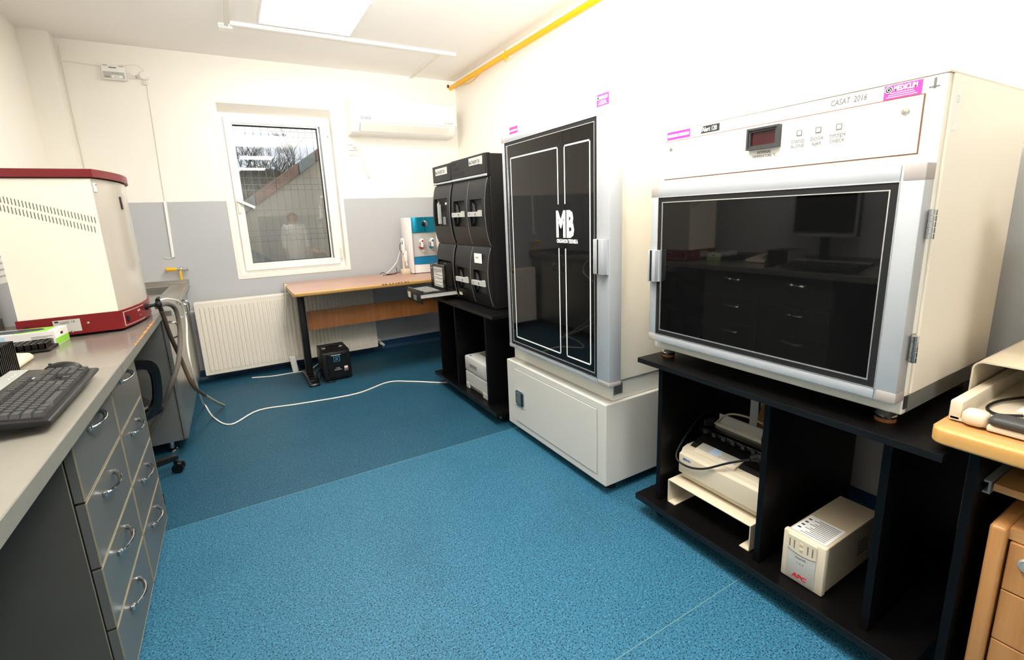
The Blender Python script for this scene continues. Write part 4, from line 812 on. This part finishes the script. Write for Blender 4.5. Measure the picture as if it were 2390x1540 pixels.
# ---------------------------------------------------------------- tall cabinet
t = thing('culture_cabinet', 'tall cream cabinet with a black glass door marked MB', 'cabinet', (1.68, 1.95, .452))
bx('body', 'white_enamel', t, 1.392, 1.97, 1.525, 2.385, .4525, 1.77, bev=.003); bx('side_panel', 'cream', t, 1.412, 1.97, 1.5185, 1.5255, .545, 1.764, bev=.004); bx('top_lip', 'beige', t, 1.39, 1.97, 1.523, 2.387, 1.767, 1.7715)
d, g = glass_door(t, 1.322, 1.389, 1.468, 2.318, .55, 1.698, .028, .078, .03, .022)
xg = 1.3265
for (y0, y1, gap) in ((1.818, 2.24, 'l'), (1.592, 1.773, 'r')):
    w = .0065; b = B().box(xg-.001, xg, y0, y1, 1.588-w, 1.588).box(xg-.001, xg, y0, y1, .618, .618+w)
    for (yy, split) in ((y0, gap == 'l'), (y1-w, gap == 'r')):
        if split: b.box(xg-.001, xg, yy, yy+w, 1.335, 1.588).box(xg-.001, xg, yy, yy+w, .618, 1.135)
        else: b.box(xg-.001, xg, yy, yy+w, .618, 1.588)
    b.put('white_outline', 'paper', g)
text('MB', .158, (xg, 1.842, 1.192), NX, NZ, 'paper', g, bold=.0078, sx=.62, space=1.05); text('ORGANON TEKNIKA', .0235, (xg, 1.838, 1.161), NX, NZ, 'paper', g, bold=.0012, sx=.70)
pull_handle(d, 1.321, 1.478, 1.548, 1.04, 1.185)
for z in (1.545, 1.50, .655, .612): B().ball((1.400, 1.5165, z), .006).cyl((1.400, 1.5165, z), (1.392, 1.517, z), .004).put('hinge_screw', 'chrome', t, smooth=True)
bx('sticker', 'pink', t, 1.3905, 1.3925, 2.262, 2.345, 1.722, 1.757); bx('sticker_band', 'paper', t, 1.390, 1.3912, 2.266, 2.341, 1.734, 1.742); text('BacT/Alert', .016, (1.3915, 2.255, 1.735), NX, NZ, 'light_grey', t, sx=.8)
s_ = bx('sticker', 'pink', t, 1.3905, 1.3925, 1.553, 1.628, 1.717, 1.765); text('MEDICLIM', .017, (1.3903, 1.608, 1.745), NX, NZ, 'paper', t, bold=.0004, sx=.62)
B().lathe([(.0075, 0), (.0075, -.001), (.005, -.001), (.005, 0)], (1.3903, 1.617, 1.751), axis='x', n=16).put('sticker_emblem', 'paper', t)
for i in range(3): bx('sticker_line', 'paper', t, 1.3899, 1.3907, 1.565+.004*i, 1.617-.004*i, 1.725+i*.006, 1.7275+i*.006)
pl = bx('rating_plate', 'mid_grey', t, 1.398, 1.452, 1.5225, 1.5255, .480, .532)
for i in range(5): bx('plate_print', 'print_dark', t, 1.404, 1.446, 1.522, 1.523, .487+i*.008, .491+i*.008)
t = thing('base_cabinet', 'pale grey steel base cabinet under the tall MB cabinet', 'cabinet', (1.65, 1.95, .05))
bx('body', 'base_grey', t, 1.338, 1.97, 1.507, 2.39, .05, .4515, bev=.004); dp = bx('door', 'base_grey', t, 1.3345, 1.3395, 1.568, 2.297, .09, .414, bev=.0015); B().frame(0, 1.3372, 1.3385, 1.5655, 2.2995, .0875, .4165, .0025).put('door_gap', 'mid_grey', t)
lt = B().frame(0, 1.330, 1.336, 2.198, 2.288, .194, .29, .010).put('latch', 'chrome', dp); bx('latch_well', 'gasket', lt, 1.3335, 1.3345, 2.205, 2.28, .20, .284); bx('paddle', 'steel', lt, 1.329, 1.334, 2.232, 2.276, .207, .277, bev=.002)
for y in (2.203, 2.283):
    for z in (.199, .285): B().ball((1.330, y, z), .0032).put('screw', 'chrome', lt, smooth=True)
for (x, y) in ((1.42, 1.57), (1.42, 2.32), (1.9, 1.57), (1.9, 2.32)): B().cyl((x, y, 0), (x, y, .051), .03).put('foot', 'gasket', t)

# ---------------------------------------------------------------- incubator on the stand
t = thing('incubator', 'white incubator with a wide black glass door and digital temperature display', 'incubator', (1.7, .9, .71))
bx('body', 'white_enamel', t, 1.44, 1.98, .490, 1.327, .748, 1.575, bev=.004); bx('side_panel', 'cream', t, 1.462, 1.985, .4835, .4905, .803, 1.572, bev=.003); bx('lower_strip', 'mid_grey', t, 1.462, 1.978, .488, .4905, .752, .798); bx('top_lip', 'beige', t, 1.438, 1.985, .487, 1.329, 1.573, 1.577)
for (x, y) in ((1.475, .535), (1.475, 1.285), (1.93, .535), (1.93, 1.285)):
    f = B().lathe([(.024, .0), (.024, .010)], (x, y, .7105)).put('rubber_foot', 'brown', t, smooth=True); B().lathe([(.024, .011), (.026, .018), (.022, .024), (.012, .028), (.012, .04)], (x, y, .7105)).put('levelling_foot', 'chrome', f, smooth=True)
hp = bx('header_panel', 'white_enamel', t, 1.4365, 1.4405, .530, 1.297, 1.404, 1.534, bev=.001); B().frame(0, 1.4385, 1.4402, .5275, 1.2995, 1.4015, 1.5365, .0025).put('panel_gap', 'brown', t)  # brown frame paints the shadow line round the header panel
for (y, z, r) in ((1.268, 1.508, .008), (.562, 1.503, .0095)): B().lathe([(r, 0), (r*.8, -.003), (0, -.004)], (1.4365, y, z), axis='x', n=14).put('panel_screw', 'steel', hp, smooth=True)
B().frame(0, 1.420, 1.437, .861, .962, 1.463, 1.526, .006).frame(0, 1.424, 1.437, .866, .957, 1.468, 1.521, .007).put('display_bezel', 'dark_grey', hp); bx('display', 'maroon', hp, 1.430, 1.437, .872, .951, 1.474, 1.515)
for y in (.809, .758, .706): B().frame(0, 1.4345, 1.437, y-.0075, y+.0075, 1.4855, 1.5005, .0022).put('indicator_frame', 'mid_grey', hp); bx('indicator', 'paper', hp, 1.435, 1.437, y-.005, y+.005, 1.488, 1.498)
XH = 1.4363
text('INTERNAL\nTEMPERATURE °C', .0115, (XH, .911, 1.450), NX, NZ, 'print_grey', hp, align='CENTER', sx=.82)
for (s_, y) in (('STAND\nALONE', .812), ('DOOR\nAJAR', .760), ('SYSTEM\nCHECK', .708)): text(s_, .0135, (XH, y, 1.466), NX, NZ, 'print_grey', hp, align='CENTER', sx=.85)
XS = 1.4398
bx('sticker', 'pink', t, 1.4385, 1.4405, 1.190, 1.290, 1.541, 1.568)
for (a, c) in ((1.194, 1.238), (1.242, 1.287)): bx('sticker_band', 'paper', t, 1.438, 1.439, a, c, 1.549, 1.559)
text('Bac T', .021, (XS, 1.182, 1.547), NX, NZ, 'light_grey', t, sx=.8); B().prism([(1.073, 1.543), (1.145, 1.543), (1.137, 1.566), (1.073, 1.566)], 0, 1.4392, 1.4402).put('name_block', 'print_dark', t); text('Alert 120', .0205, (1.4391, 1.1395, 1.5475), NX, NZ, 'paper', t, sx=.72, bold=.0003)
text('(tub hes le magazie)', .0125, (XS, .838, 1.548), NX, NZ, 'pale_blue', t, shear=.3, sx=.68); text('CASAT  2016', .021, (XS, .735, 1.548), NX, NZ, 'print_grey', t, sx=.72, shear=.15)
bx('sticker', 'pink', t, 1.4385, 1.4405, .536, .612, 1.537, 1.569); text('MEDICLIM', .0165, (1.4384, .592, 1.5545), NX, NZ, 'paper', t, bold=.0005, sx=.64)
B().lathe([(.008, 0), (.008, -.001), (.0062, -.001), (.0062, 0)], (1.4384, .602, 1.559), axis='x', n=18).lathe([(.004, 0), (.004, -.001), (.0025, -.001), (.0025, 0)], (1.4384, .602, 1.559), axis='x', n=14).put('sticker_emblem', 'paper', t)
for i in range(3): bx('sticker_line', 'paper', t, 1.438, 1.4388, .544+.004*i, .606-.004*i, 1.5405+i*.0045, 1.542+i*.0045)
text('1', .030, (XS, .520, 1.545), NX, NZ, 'print_grey', t, bold=.001); bx('numeral_base', 'print_grey', t, 1.4392, 1.4402, .503, .523, 1.546, 1.549)
d, g = glass_door(t, 1.385, 1.434, .487, 1.310, .792, 1.378, .034, .048, .04, .03)
pull_handle(d, 1.384, 1.262, 1.302, 1.028, 1.146)
for zc in (.935, 1.238):
    b = B()
    for k in range(5): z = zc-.034+k*.0137; b.cyl((1.418, .4755, z), (1.418, .4755, z+.0122), .0085, n=12)
    hi = b.put('hinge', 'chrome', t, smooth=True); bx('hinge_leaf', 'steel', hi, 1.424, 1.446, .484, .4905, zc-.034, zc+.034)
bx('warning_sketch', 'paper', t, 1.475, 1.500, .4825, .4838, 1.45, 1.545); B().frame(1, 1-.5178, 1-.5170, 1.481, 1.494, 1.51, 1.525, .0012).put('sketch_line', 'light_grey', t); bx('rating_plate', 'dark_grey', t, 1.4435, 1.462, .487, .4905, .765, .80)

# ---------------------------------------------------------------- things in the incubator stand
ZS = .0985
t = thing('printer_stand', 'bent beige sheet metal riser under the dot matrix printer', 'riser', (1.58, 1.05, ZS))
B().box(1.43, 1.73, .862, 1.228, .196, .2, bev=.001).put('shelf', 'beige', t)
for (a, c, e, f) in ((1.2245, 1.228, 1.19, 1.228), (.862, .8655, .862, .90)): B().box(1.43, 1.73, a, c, ZS, .197).box(1.43, 1.73, e, f, ZS, ZS+.003).put('leg', 'beige', t)
t = thing('dot_matrix_printer', 'beige and black dot matrix printer on the metal riser', 'printer', (1.62, 1.03, .2))
B().prism([(1.49, .206), (1.478, .216), (1.478, .236), (1.80, .236), (1.80, .206)], 1, .85, 1.20, bev=.003).prism([(1.468, .234), (1.464, .240), (1.464, .318), (1.476, .324), (1.484, .338), (1.51, .345), (1.80, .345), (1.80, .234)], 1, .845, 1.206, bev=.003).put('body', 'beige', t, smooth=True)
for (x, y) in ((1.52, .88), (1.52, 1.17), (1.77, .88), (1.77, 1.17)): B().cyl((x, y, .2), (x, y, .207), .012).put('foot', 'gasket', t)
B().prism([(1.505, .342), (1.53, .356), (1.62, .380), (1.62, .342)], 1, .85, 1.19, bev=.002).put('front_cover', 'black_plastic', t); B().cyl((1.595, .852, .392), (1.595, 1.205, .392), .015, n=14).box(1.59, 1.655, .852, 1.195, .375, .40, bev=.006).put('tear_bar', 'black_gloss', t, smooth=True)
for i in range(8): bx('tractor_tooth', 'dark_grey', t, 1.572, 1.585, .87+i*.042, .884+i*.042, .388, .402)
for y in (.852, 1.195): B().box(1.60, 1.66, y-.006, y+.006, .345, .43, bev=.006).put('end_plate', 'black_plastic', t)
bx('paper_guide', 'light_grey', t, 1.675, 1.683, .86, 1.18, .36, .445); bx('clear_cover', 'pvc_off', t, 1.66, 1.675, .855, 1.185, .36, .408); bx('rear_tray', 'beige', t, 1.69, 1.80, .85, 1.15, .345, .352)
cp = B().prism([(1.486, .340), (1.50, .352), (1.545, .362), (1.545, .340)], 1, .975, 1.155, bev=.002).put('control_panel', 'beige', t)
def on_panel(y0, y1, s0, s1, name, ma):
    p = lambda s_: (1.50+.045*s_-.0006, .352+.010*s_+.0010); a, c = p(s0), p(s1)
    B().prism([a, c, (c[0]+.0005, c[1]-.002), (a[0]+.0005, a[1]-.002)], 1, y0, y1).put(name, ma, cp)
on_panel(1.10, 1.15, .1, .95, 'panel_print', 'light_grey'); on_panel(1.06, 1.098, .1, .95, 'panel_label', 'pale_blue'); on_panel(.985, 1.055, .1, .95, 'panel_print', 'light_grey')
for i in range(3): on_panel(.99+i*.022, 1.003+i*.022, .0, .3, 'panel_button', 'paper')
text('EPSON', .0125, (1.4637, 1.185, .298), NX, NZ, 'blue_print', t, bold=.0005, sx=.95); text('LX-300+II', .008, (1.4637, 1.185, .275), NX, NZ, 'print_grey', t); bx('energy_sticker', 'blue_print', t, 1.4815, 1.50, .850, .872, .3375, .3435)
tag(B().tube([(1.75, 1.12, .36), (1.70, 1.22, .44), (1.62, 1.235, .42), (1.52, 1.232, .35), (1.458, 1.215, .30), (1.452, 1.16, .285), (1.452, 1.08, .31), (1.47, .99, .37), (1.50, .925, .405)], .0042, n=8).put('mains_lead', 'cable_black', smooth=True), 'black power cord draped across the front of the dot matrix printer', 'cord')
t = thing('power_plug', 'black two pin power plug lying on the dot matrix printer', 'plug', (1.52, .90, .40)); B().cyl((1.505, .925, .408), (1.52, .90, .420), .011, .017, n=12).cyl((1.52, .90, .420), (1.516, .885, .414), .019, n=14).put('plug_body', 'gasket', t, smooth=True)
for s_ in (-.007, .007): B().cyl((1.512+s_, .887, .408+s_*.3), (1.488+s_, .872, .394+s_*.3), .0024, n=8).put('pin', 'chrome', t)
tag(B().tube([(1.66, 1.19, .40), (1.68, 1.14, .455), (1.69, 1.05, .468), (1.70, .96, .45), (1.75, .88, .42), (1.80, .84, .41)], .0042, n=8).tube([(1.76, 1.02, .38), (1.78, 1.0, .46), (1.78, .94, .475), (1.74, .88, .44), (1.76, .85, .42)], .0042, n=8).put('data_cable', 'cable_tan', smooth=True), 'tan data cable arching over the dot matrix printer', 'cable')
tag(B().tube([(1.54, .905, .43), (1.58, .93, .47), (1.62, .92, .485), (1.66, .88, .46), (1.72, .85, .43), (1.80, .842, .40)], .004, n=8).tube([(1.56, .88, .42), (1.64, .86, .425), (1.72, .845, .42)], .0042, n=8).put('loose_cord', 'cable_black', smooth=True), 'black cord looping behind the power plug on the printer', 'cord')
t = thing('cardboard_box', 'open brown cardboard box behind the dot matrix printer', 'box', (1.9, .96, ZS)); B().box(1.815, 1.99, .84, .843, ZS, .41).box(1.815, 1.99, 1.097, 1.10, ZS, .41).box(1.815, 1.818, .84, 1.10, ZS, .41).box(1.987, 1.99, .84, 1.10, ZS, .41).box(1.815, 1.99, .84, 1.10, ZS, ZS+.003).put('carton', 'cardboard', t); b = B().box(1.815, 1.818, .84, 1.10, .41, .48); b.rot(Matrix.Rotation(.4, 3, 'Y'), (1.816, 1, .41)); b.put('flap', 'cardboard', t)
t = thing('ups_unit', 'beige uninterruptible power supply on the bottom board of the incubator stand', 'power supply', (1.6, .68, ZS))
B().box(1.445, 1.77, .622, .744, ZS+.003, .262, bev=.003).put('case', 'beige_dark', t); B().box(1.425, 1.448, .618, .748, ZS+.001, .268, bev=.006).put('front_bezel', 'beige', t, smooth=True); bx('case_feet', 'gasket', t, 1.45, 1.75, .63, .735, ZS, ZS+.004)
B().prism([(.642, .108), (.731, .108), (.731, .258), (.642, .258)], 0, 1.4215, 1.43, bev=.004).put('front_door', 'light_grey', t, smooth=True)
B().prism([(.642, .215), (.655, .209), (.687, .205), (.718, .209), (.731, .215), (.731, .262), (.642, .262)], 0, 1.4195, 1.43, bev=.001).put('control_panel', 'beige', t)
for i in range(5):
    for y in (.722, .708, .667, .653): bx('status_led', 'print_dark', t, 1.4187, 1.4198, y-.0015, y+.0015, .222+i*.006, .225+i*.006)
for z in (.244, .226): B().lathe([(.006, 0), (.005, -.0015), (0, -.002)], (1.4196, .6875, z), axis='x', n=14).put('push_button', 'beige_dark', t, smooth=True)
text('Smart-UPS', .0095, (1.4212, .687, .190), NX, NZ, 'print_grey', t, align='CENTER', sx=.8); text('7  0  0', .008, (1.4212, .687, .172), NX, NZ, 'print_grey', t, align='CENTER'); text('APC', .0215, (1.4212, .687, .120), NX, NZ, 'red_bright', t, align='CENTER', bold=.0008, sx=1.05, shear=.15)
lb = bx('instruction_label', 'paper', t, 1.452, 1.57, .632, .738, .2618, .2630)
for i in range(11): bx('label_print', 'print_grey', lb, 1.46+i*.0095, 1.463+i*.0095, .64, .715-.01*(i % 3), .2629, .2634)
for i in range(4): bx('label_symbol', 'print_dark', lb, 1.475+i*.022, 1.482+i*.022, .722, .732, .2629, .2634)
for i in range(6):
    for j in range(5): bx('vent_hole', 'dark_grey', t, 1.64+i*.012, 1.646+i*.012, .6214, .6224, .15+j*.012, .156+j*.012)
tag(B().tube([(2.06, 1.30, .70), (2.08, 1.27, .50), (2.06, 1.24, .30), (2.08, 1.28, .02)], .005).tube([(2.04, 1.22, .70), (2.06, 1.26, .46), (2.09, 1.21, .36), (2.06, 1.2, .02)], .005).tube([(2.07, 1.18, .70), (2.08, 1.24, .52), (2.05, 1.30, .40), (2.08, 1.33, .02)], .004).put('hanging_cables', 'cable_black', smooth=True), 'black cables hanging behind the incubator stand', 'cable')

# ================================================================= wooden desk at the right
t = thing('wooden_desk', 'oak desk with a thick rounded front edge', 'desk', (1.75, -.25, 0))
bx('top', 'oak_y', t, 1.40, 2.165, -.95, .412, .735, .766, bev=.003); B().prism([(1.40, -.95), (1.40, .392), (1.396, .412), (1.382, .400), (1.376, .385), (1.376, -.95)], 2, .728, .767, bev=.007, seg=3).put('front_edge', 'oak_edge', t, smooth=True)
bx('side_panel', 'black_lam', t, 1.405, 2.16, .322, .34, 0, .735); bx('side_panel', 'black_lam', t, 1.45, 2.16, -.94, -.92, 0, .735); bx('back_panel', 'black_lam', t, 2.10, 2.118, -.92, .322, .25, .735)  # first panel reaches forward, its black standing in for shade on the wall behind
ks = bx('keyboard_shelf', 'oak_y', t, 1.46, 1.85, -.35, .305, .622, .640, bev=.001); B().box(1.455, 1.80, .308, .3125, .612, .645).box(1.455, 1.80, .3125, .321, .612, .617).box(1.455, 1.80, .3125, .321, .640, .645).put('slide_rail', 'silver', ks)
t = thing('drawer_pedestal', 'oak drawer pedestal with a lock under the wooden desk', 'pedestal', (1.7, .05, 0))
B().box(1.42, 1.95, .262, .292, .03, .56, bev=.009, seg=3).put('side_panel', 'oak_z', t, smooth=True); B().box(1.42, 1.95, -.22, -.19, .03, .56, bev=.009, seg=3).put('side_panel', 'oak_z', t, smooth=True); bx('top', 'oak_y', t, 1.44, 1.95, -.19, .262, .53, .556); bx('back', 'black_lam', t, 1.93, 1.945, -.19, .262, .05, .53); bx('bottom', 'oak_y', t, 1.44, 1.93, -.19, .262, .05, .07)
for (a, c) in ((.405, .527), (.270, .402), (.07, .267)):
    f = bx('drawer_front', 'oak_z', t, 1.434, 1.455, -.186, .257, a, c, bev=.002)
    if a > .4: B().lathe([(.017, 0), (.017, -.006), (.014, -.009), (.010, -.008), (.010, -.010), (0, -.010)], (1.434, .222, .486), axis='x').put('lock', 'silver', f, smooth=True); bx('keyhole', 'gasket', f, 1.4225, 1.4245, .221, .223, .481, .491)
for (x, y) in ((1.47, .22), (1.47, -.15), (1.9, .22), (1.9, -.15)): B().cyl((x, y, 0), (x, y, .051), .02).put('caster', 'gasket', t, smooth=True)
t = thing('adapter_box', 'small grey box on the pull out shelf of the wooden desk', 'box', (1.56, .2, .64)); B().box(1.53, 1.62, .14, .262, .6405, .69, bev=.005).put('case', 'mid_grey', t, smooth=True); bx('case_seam', 'dark_grey', t, 1.529, 1.621, .139, .2625, .662, .664)
ZD = .767
t = thing('monitor_riser', 'beige metal monitor riser with a slide out keyboard tray on the wooden desk', 'monitor riser', (1.75, .1, ZD))
prf = [(.425-.003, ZD), (.425, ZD)] ; ro = []
R_ = .022
def bend(off):
    p = [(.412-off, ZD)]
    for k in range(7): a = k/6*PI/2; p.append((.412-R_+(R_-off)*math.cos(a), .888-R_+(R_-off)*math.sin(a)))
    p += [(-.45+R_-(R_-off)*math.sin(k/6*PI/2), .888-R_+(R_-off)*math.cos(k/6*PI/2)) for k in range(7)]; p.append((-.45+off, ZD)); return p
o_, i_ = bend(0), bend(.004); b = B(); n = len(o_); vv = []
for x in (1.60, 2.08):
    vv += [(x, p[0], p[1]) for p in o_]+[(x, p[0], p[1]) for p in i_]
ff = []
for i in range(n-1):
    for base in (0, 2*n): ff.append((base+i, base+i+1, base+n+i+1, base+n+i))
    ff.append((i, 2*n+i, 2*n+i+1, i+1)); ff.append((n+i, n+i+1, 3*n+i+1, 3*n+i))
for i in (0, n-1): ff.append((i, n+i, 3*n+i, 2*n+i))
b.mesh(vv, ff).put('riser_shell', 'beige', t, smooth=True)
tr_ = bx('keyboard_tray', 'beige', t, 1.452, 1.92, -.38, .40, ZD+.004, ZD+.012)
B().box(1.452, 1.92, .378, .402, ZD+.003, ZD+.052, bev=.004).box(1.452, 1.92, -.402, -.378, ZD+.003, ZD+.052, bev=.004).box(1.90, 1.92, -.38, .38, ZD+.012, ZD+.058).put('tray_rim', 'beige', tr_, smooth=True)
B().box(1.435, 1.48, .33, .377, ZD+.003, ZD+.040, bev=.014, seg=3).box(1.438, 1.475, -.38, .33, ZD+.003, ZD+.018, bev=.004).put('tray_front', 'beige', tr_, smooth=True); B().box(1.432, 1.483, -.38, .329, ZD+.017, ZD+.041, bev=.012, seg=3).put('wrist_rest', 'dark_grey', tr_, smooth=True); bx('paper_label', 'paper', tr_, 1.60, 1.66, .26, .32, ZD+.0115, ZD+.0128)
keyboard((1.505, .055, ZD+.013), -PI/2, 'black and silver keyboard lying in the beige riser tray', tilt=.05)
tag(B().tube([(1.56, .30, ZD+.018), (1.53, .335, ZD+.017), (1.56, .362, ZD+.018), (1.64, .355, ZD+.02), (1.72, .30, ZD+.03), (1.80, .2, ZD+.04), (1.87, .1, ZD+.07)], .0035, n=8).put('keyboard_lead', 'cable_black', smooth=True), 'thin black lead looping in the beige keyboard tray', 'lead')
t = thing('terminal', 'beige computer terminal standing on the monitor riser', 'terminal', (1.82, .1, .889)); B().box(1.70, 2.06, -.17, .30, .90, .965, bev=.008).put('base', 'beige', t, smooth=True); B().box(1.69, 1.76, -.19, .318, .968, 1.36, bev=.012).prism([(-.17, 1.0), (.29, 1.0), (.25, 1.33), (-.13, 1.33)], 0, 1.76, 2.06, bev=.01).put('housing', 'beige', t, smooth=True); bx('screen', 'black_glass', t, 1.688, 1.692, -.14, .27, 1.03, 1.31)
for (x, y) in ((1.73, .27), (1.73, -.14), (2.03, .27), (2.03, -.14)): B().cyl((x, y, .8885), (x, y, .902), .012).put('foot', 'gasket', t)
bx('cable_clump', 'gasket', t, 1.98, 2.06, .30, .31, .90, .905)
tag(B().tube([(2.0, .33, .78), (1.96, .30, .84), (1.94, .34, .86), (1.98, .36, .82), (2.05, .30, .80), (1.95, .25, .85)], .007).put('cable_tangle', 'cable_black', smooth=True), 'tangle of black cables in the shadow under the monitor riser', 'cable')
tag(B().tube([(1.55, .40, .01), (1.56, .345, .01), (1.6, .31, .012), (1.68, .305, .01)], .005).tube([(1.50, .36, .01), (1.54, .31, .01), (1.6, .30, .01)], .004).put('floor_wires', 'cable_black', smooth=True), 'dark wires on the floor between the stand and the drawer pedestal', 'wire')

# ================================================================= person in a lab coat behind the viewer, seen in the window pane
def skin_mesh(name, verts, edges, radii, root, ma, parent, sub=2, off=(0, 0, 0)):
    me = bpy.data.meshes.new(name); me.from_pydata([Vector(v)+Vector(off) for v in verts], edges, []); o = bpy.data.objects.new(name, me); C.objects.link(o)
    o.modifiers.new('skin', 'SKIN'); sk = me.skin_vertices[0].data
    for i, r in enumerate(radii): sk[i].radius = r if isinstance(r, tuple) else (r, r); sk[i].use_root = (i == root)
    s_ = o.modifiers.new('sub', 'SUBSURF'); s_.levels = sub; s_.render_levels = sub
    dg = bpy.context.evaluated_depsgraph_get(); m2 = bpy.data.meshes.new_from_object(o.evaluated_get(dg))
    bpy.data.objects.remove(o); bpy.data.meshes.remove(me); m2.materials.clear(); m2.materials.append(M[ma])
    for p in m2.polygons: p.use_smooth = True
    q = bpy.data.objects.new(name, m2); C.objects.link(q); q.parent = parent; return q
pt = thing('person', 'person in a white lab coat standing behind the viewer and mirrored in the window pane', 'person', (1.18, -1.3, 0), local=True)
V, E_, R = [], [], []
def pv(co, r, link=None):
    V.append(co); R.append(r)
    if link is not None: E_.append((link, len(V)-1))
    return len(V)-1
pel = pv((0, 0, .82), (.13, .095)); wa = pv((0, .0, .95), (.115, .085), pel); ch = pv((0, -.005, 1.12), (.13, .09), wa); nb = pv((0, -.01, 1.25), (.07, .06), ch); nk = pv((0, .0, 1.31), .047, nb)
jaw = pv((0, .02, 1.365), (.058, .066), nk); hd = pv((0, .012, 1.43), (.073, .088), jaw); pv((0, .005, 1.485), (.06, .07), hd)
for s in (-1, 1):
    sh = pv((.155*s, -.01, 1.225), .052, ch); el = pv((.205*s, -.02, .985), .038, sh); wr = pv((.215*s, .05, .775), .025, el); pa = pv((.215*s, .07, .715), (.018, .034), wr)
    for k, (dy, L) in enumerate(((.036, .062), (.012, .07), (-.012, .066), (-.034, .05))):
        a = pv((.214*s, .074+dy*.8, .682), .009, pa); b_ = pv((.210*s, .076+dy, .682-L*.5), .0085, a); pv((.203*s, .080+dy, .682-L), .0075, b_)
    t1 = pv((.205*s, .105, .725), .010, pa); pv((.198*s, .122, .69), .009, t1)
    hp_ = pv((.085*s, 0, .79), .082, pel); kn = pv((.09*s, .01, .44), .056, hp_); an = pv((.09*s, -.015, .085), .036, kn); he = pv((.09*s, .03, .042), (.036, .034), an); pv((.095*s, .13, .030), (.036, .022), he)
skin_mesh('body', V, E_, R, 0, 'skin', pt)
# face
for s in (-1, 1):
    e = B().ball((.030*s, .088, 1.430), .010, (1, .6, .7)).put('eye', 'paper', pt, smooth=True); B().ball((.030*s, .0935, 1.430), .0045).put('iris', 'print_dark', e, smooth=True)
    B().tube([(.016*s, .096, 1.449), (.032*s, .094, 1.453), (.046*s, .084, 1.447)], .003).put('eyebrow', 'hair', pt, smooth=True); B().ball((.075*s, .005, 1.42), .018, (.4, .7, 1.1)).put('ear', 'skin', pt, smooth=True)
B().prism([(.086, 1.432), (.112, 1.402), (.104, 1.396), (.086, 1.398)], 0, -.010, .010, bev=.004).put('nose', 'skin', pt, smooth=True); B().tube([(-.022, .087, 1.375), (0, .095, 1.377), (.022, .087, 1.375)], .005).put('mouth', 'red_bright', pt, smooth=True)
hb = B(); vv = []; ff = []; nu, nv = 20, 10
for j in range(nv+1):
    for i in range(nu):
        a = 2*PI*i/nu; ph = j/nv; front = max(0, math.sin(a))
        r = (.092+.012*math.sin(ph*PI))*math.sin(min(1, ph*1.6+.02)*PI/2); z = 1.525-.19*ph**1.15
        if front > .45 and z < 1.468: z = 1.468+(1.468-z)*.02
        vv.append((r*math.cos(a)*.98, r*math.sin(a)*(1.0 if a < PI else 1.1)+.008, z))
for j in range(nv):
    for i in range(nu): ff.append((j*nu+i, j*nu+(i+1) % nu, (j+1)*nu+(i+1) % nu, (j+1)*nu+i))
hb.mesh(vv, ff); ho = hb.put('hair', 'hair', pt, smooth=True); sm = ho.modifiers.new('thickness', 'SOLIDIFY'); sm.thickness = .008
# coat: lofted rings, sleeves, collar
def loft(rings, name, ma, n=24, cap=False):
    b = B(); vv = []; ff = []
    for (cx, cy, z, rx, ry) in rings:
        for i in range(n): a = 2*PI*i/n; vv.append((cx+rx*math.cos(a), cy+ry*math.sin(a), z))
    for j in range(len(rings)-1):
        for i in range(n): ff.append((j*n+i, j*n+(i+1) % n, (j+1)*n+(i+1) % n, (j+1)*n+i))
    b.mesh(vv, ff); o = b.put(name, ma, pt, smooth=True); s_ = o.modifiers.new('thickness', 'SOLIDIFY'); s_.thickness = .004; return o
co = loft([(0, 0, .44, .205, .165), (0, 0, .60, .195, .155), (0, 0, .80, .182, .140), (0, 0, .95, .160, .118), (0, -.005, 1.10, .180, .122), (0, -.01, 1.20, .178, .105), (0, -.01, 1.255, .125, .085), (0, -.008, 1.285, .068, .062)], 'lab_coat', 'coat')
for s in (-1, 1): B().tube([(.13*s, -.01, 1.232), (.172*s, -.012, 1.20), (.200*s, -.018, 1.08), (.208*s, -.02, .985), (.214*s, .015, .88), (.217*s, .045, .79)], .062, r1=.040, n=14).put('sleeve', 'coat', pt, smooth=True)
for s in (-1, 1): B().mesh([(.008*s, .118, 1.08), (.05*s, .10, 1.19), (.07*s, .055, 1.275), (.03*s, .072, 1.25), (.008*s, .124, 1.085), (.05*s, .108, 1.192), (.07*s, .062, 1.277), (.03*s, .08, 1.253)], [(0, 1, 2, 3), (7, 6, 5, 4), (0, 4, 5, 1), (1, 5, 6, 2), (2, 6, 7, 3), (3, 7, 4, 0)]).put('lapel', 'coat', pt)
for z in (.70, .82, .94, 1.04): B().lathe([(.008, 0), (.007, .003), (0, .003)], (0, .118+(.03 if z < .9 else .0) - (.004 if .9 < z < 1 else 0), z), axis='y', n=12).put('button', 'light_grey', pt)
for s in (-1, 1):
    loft([(.09*s, -.01, .06, .058, .06), (.09*s, .0, .30, .066, .068), (.09*s, .01, .46, .075, .078), (.086*s, 0, .80, .096, .098)], 'trouser_leg', 'trousers', 16)
    B().prism([(-.06, 0), (.17, 0), (.175, .02), (.12, .06), (.03, .085), (-.055, .085), (-.065, .03)], 0, .09*s-.045, .09*s+.045, bev=.014).put('shoe', 'gasket', pt, smooth=True)
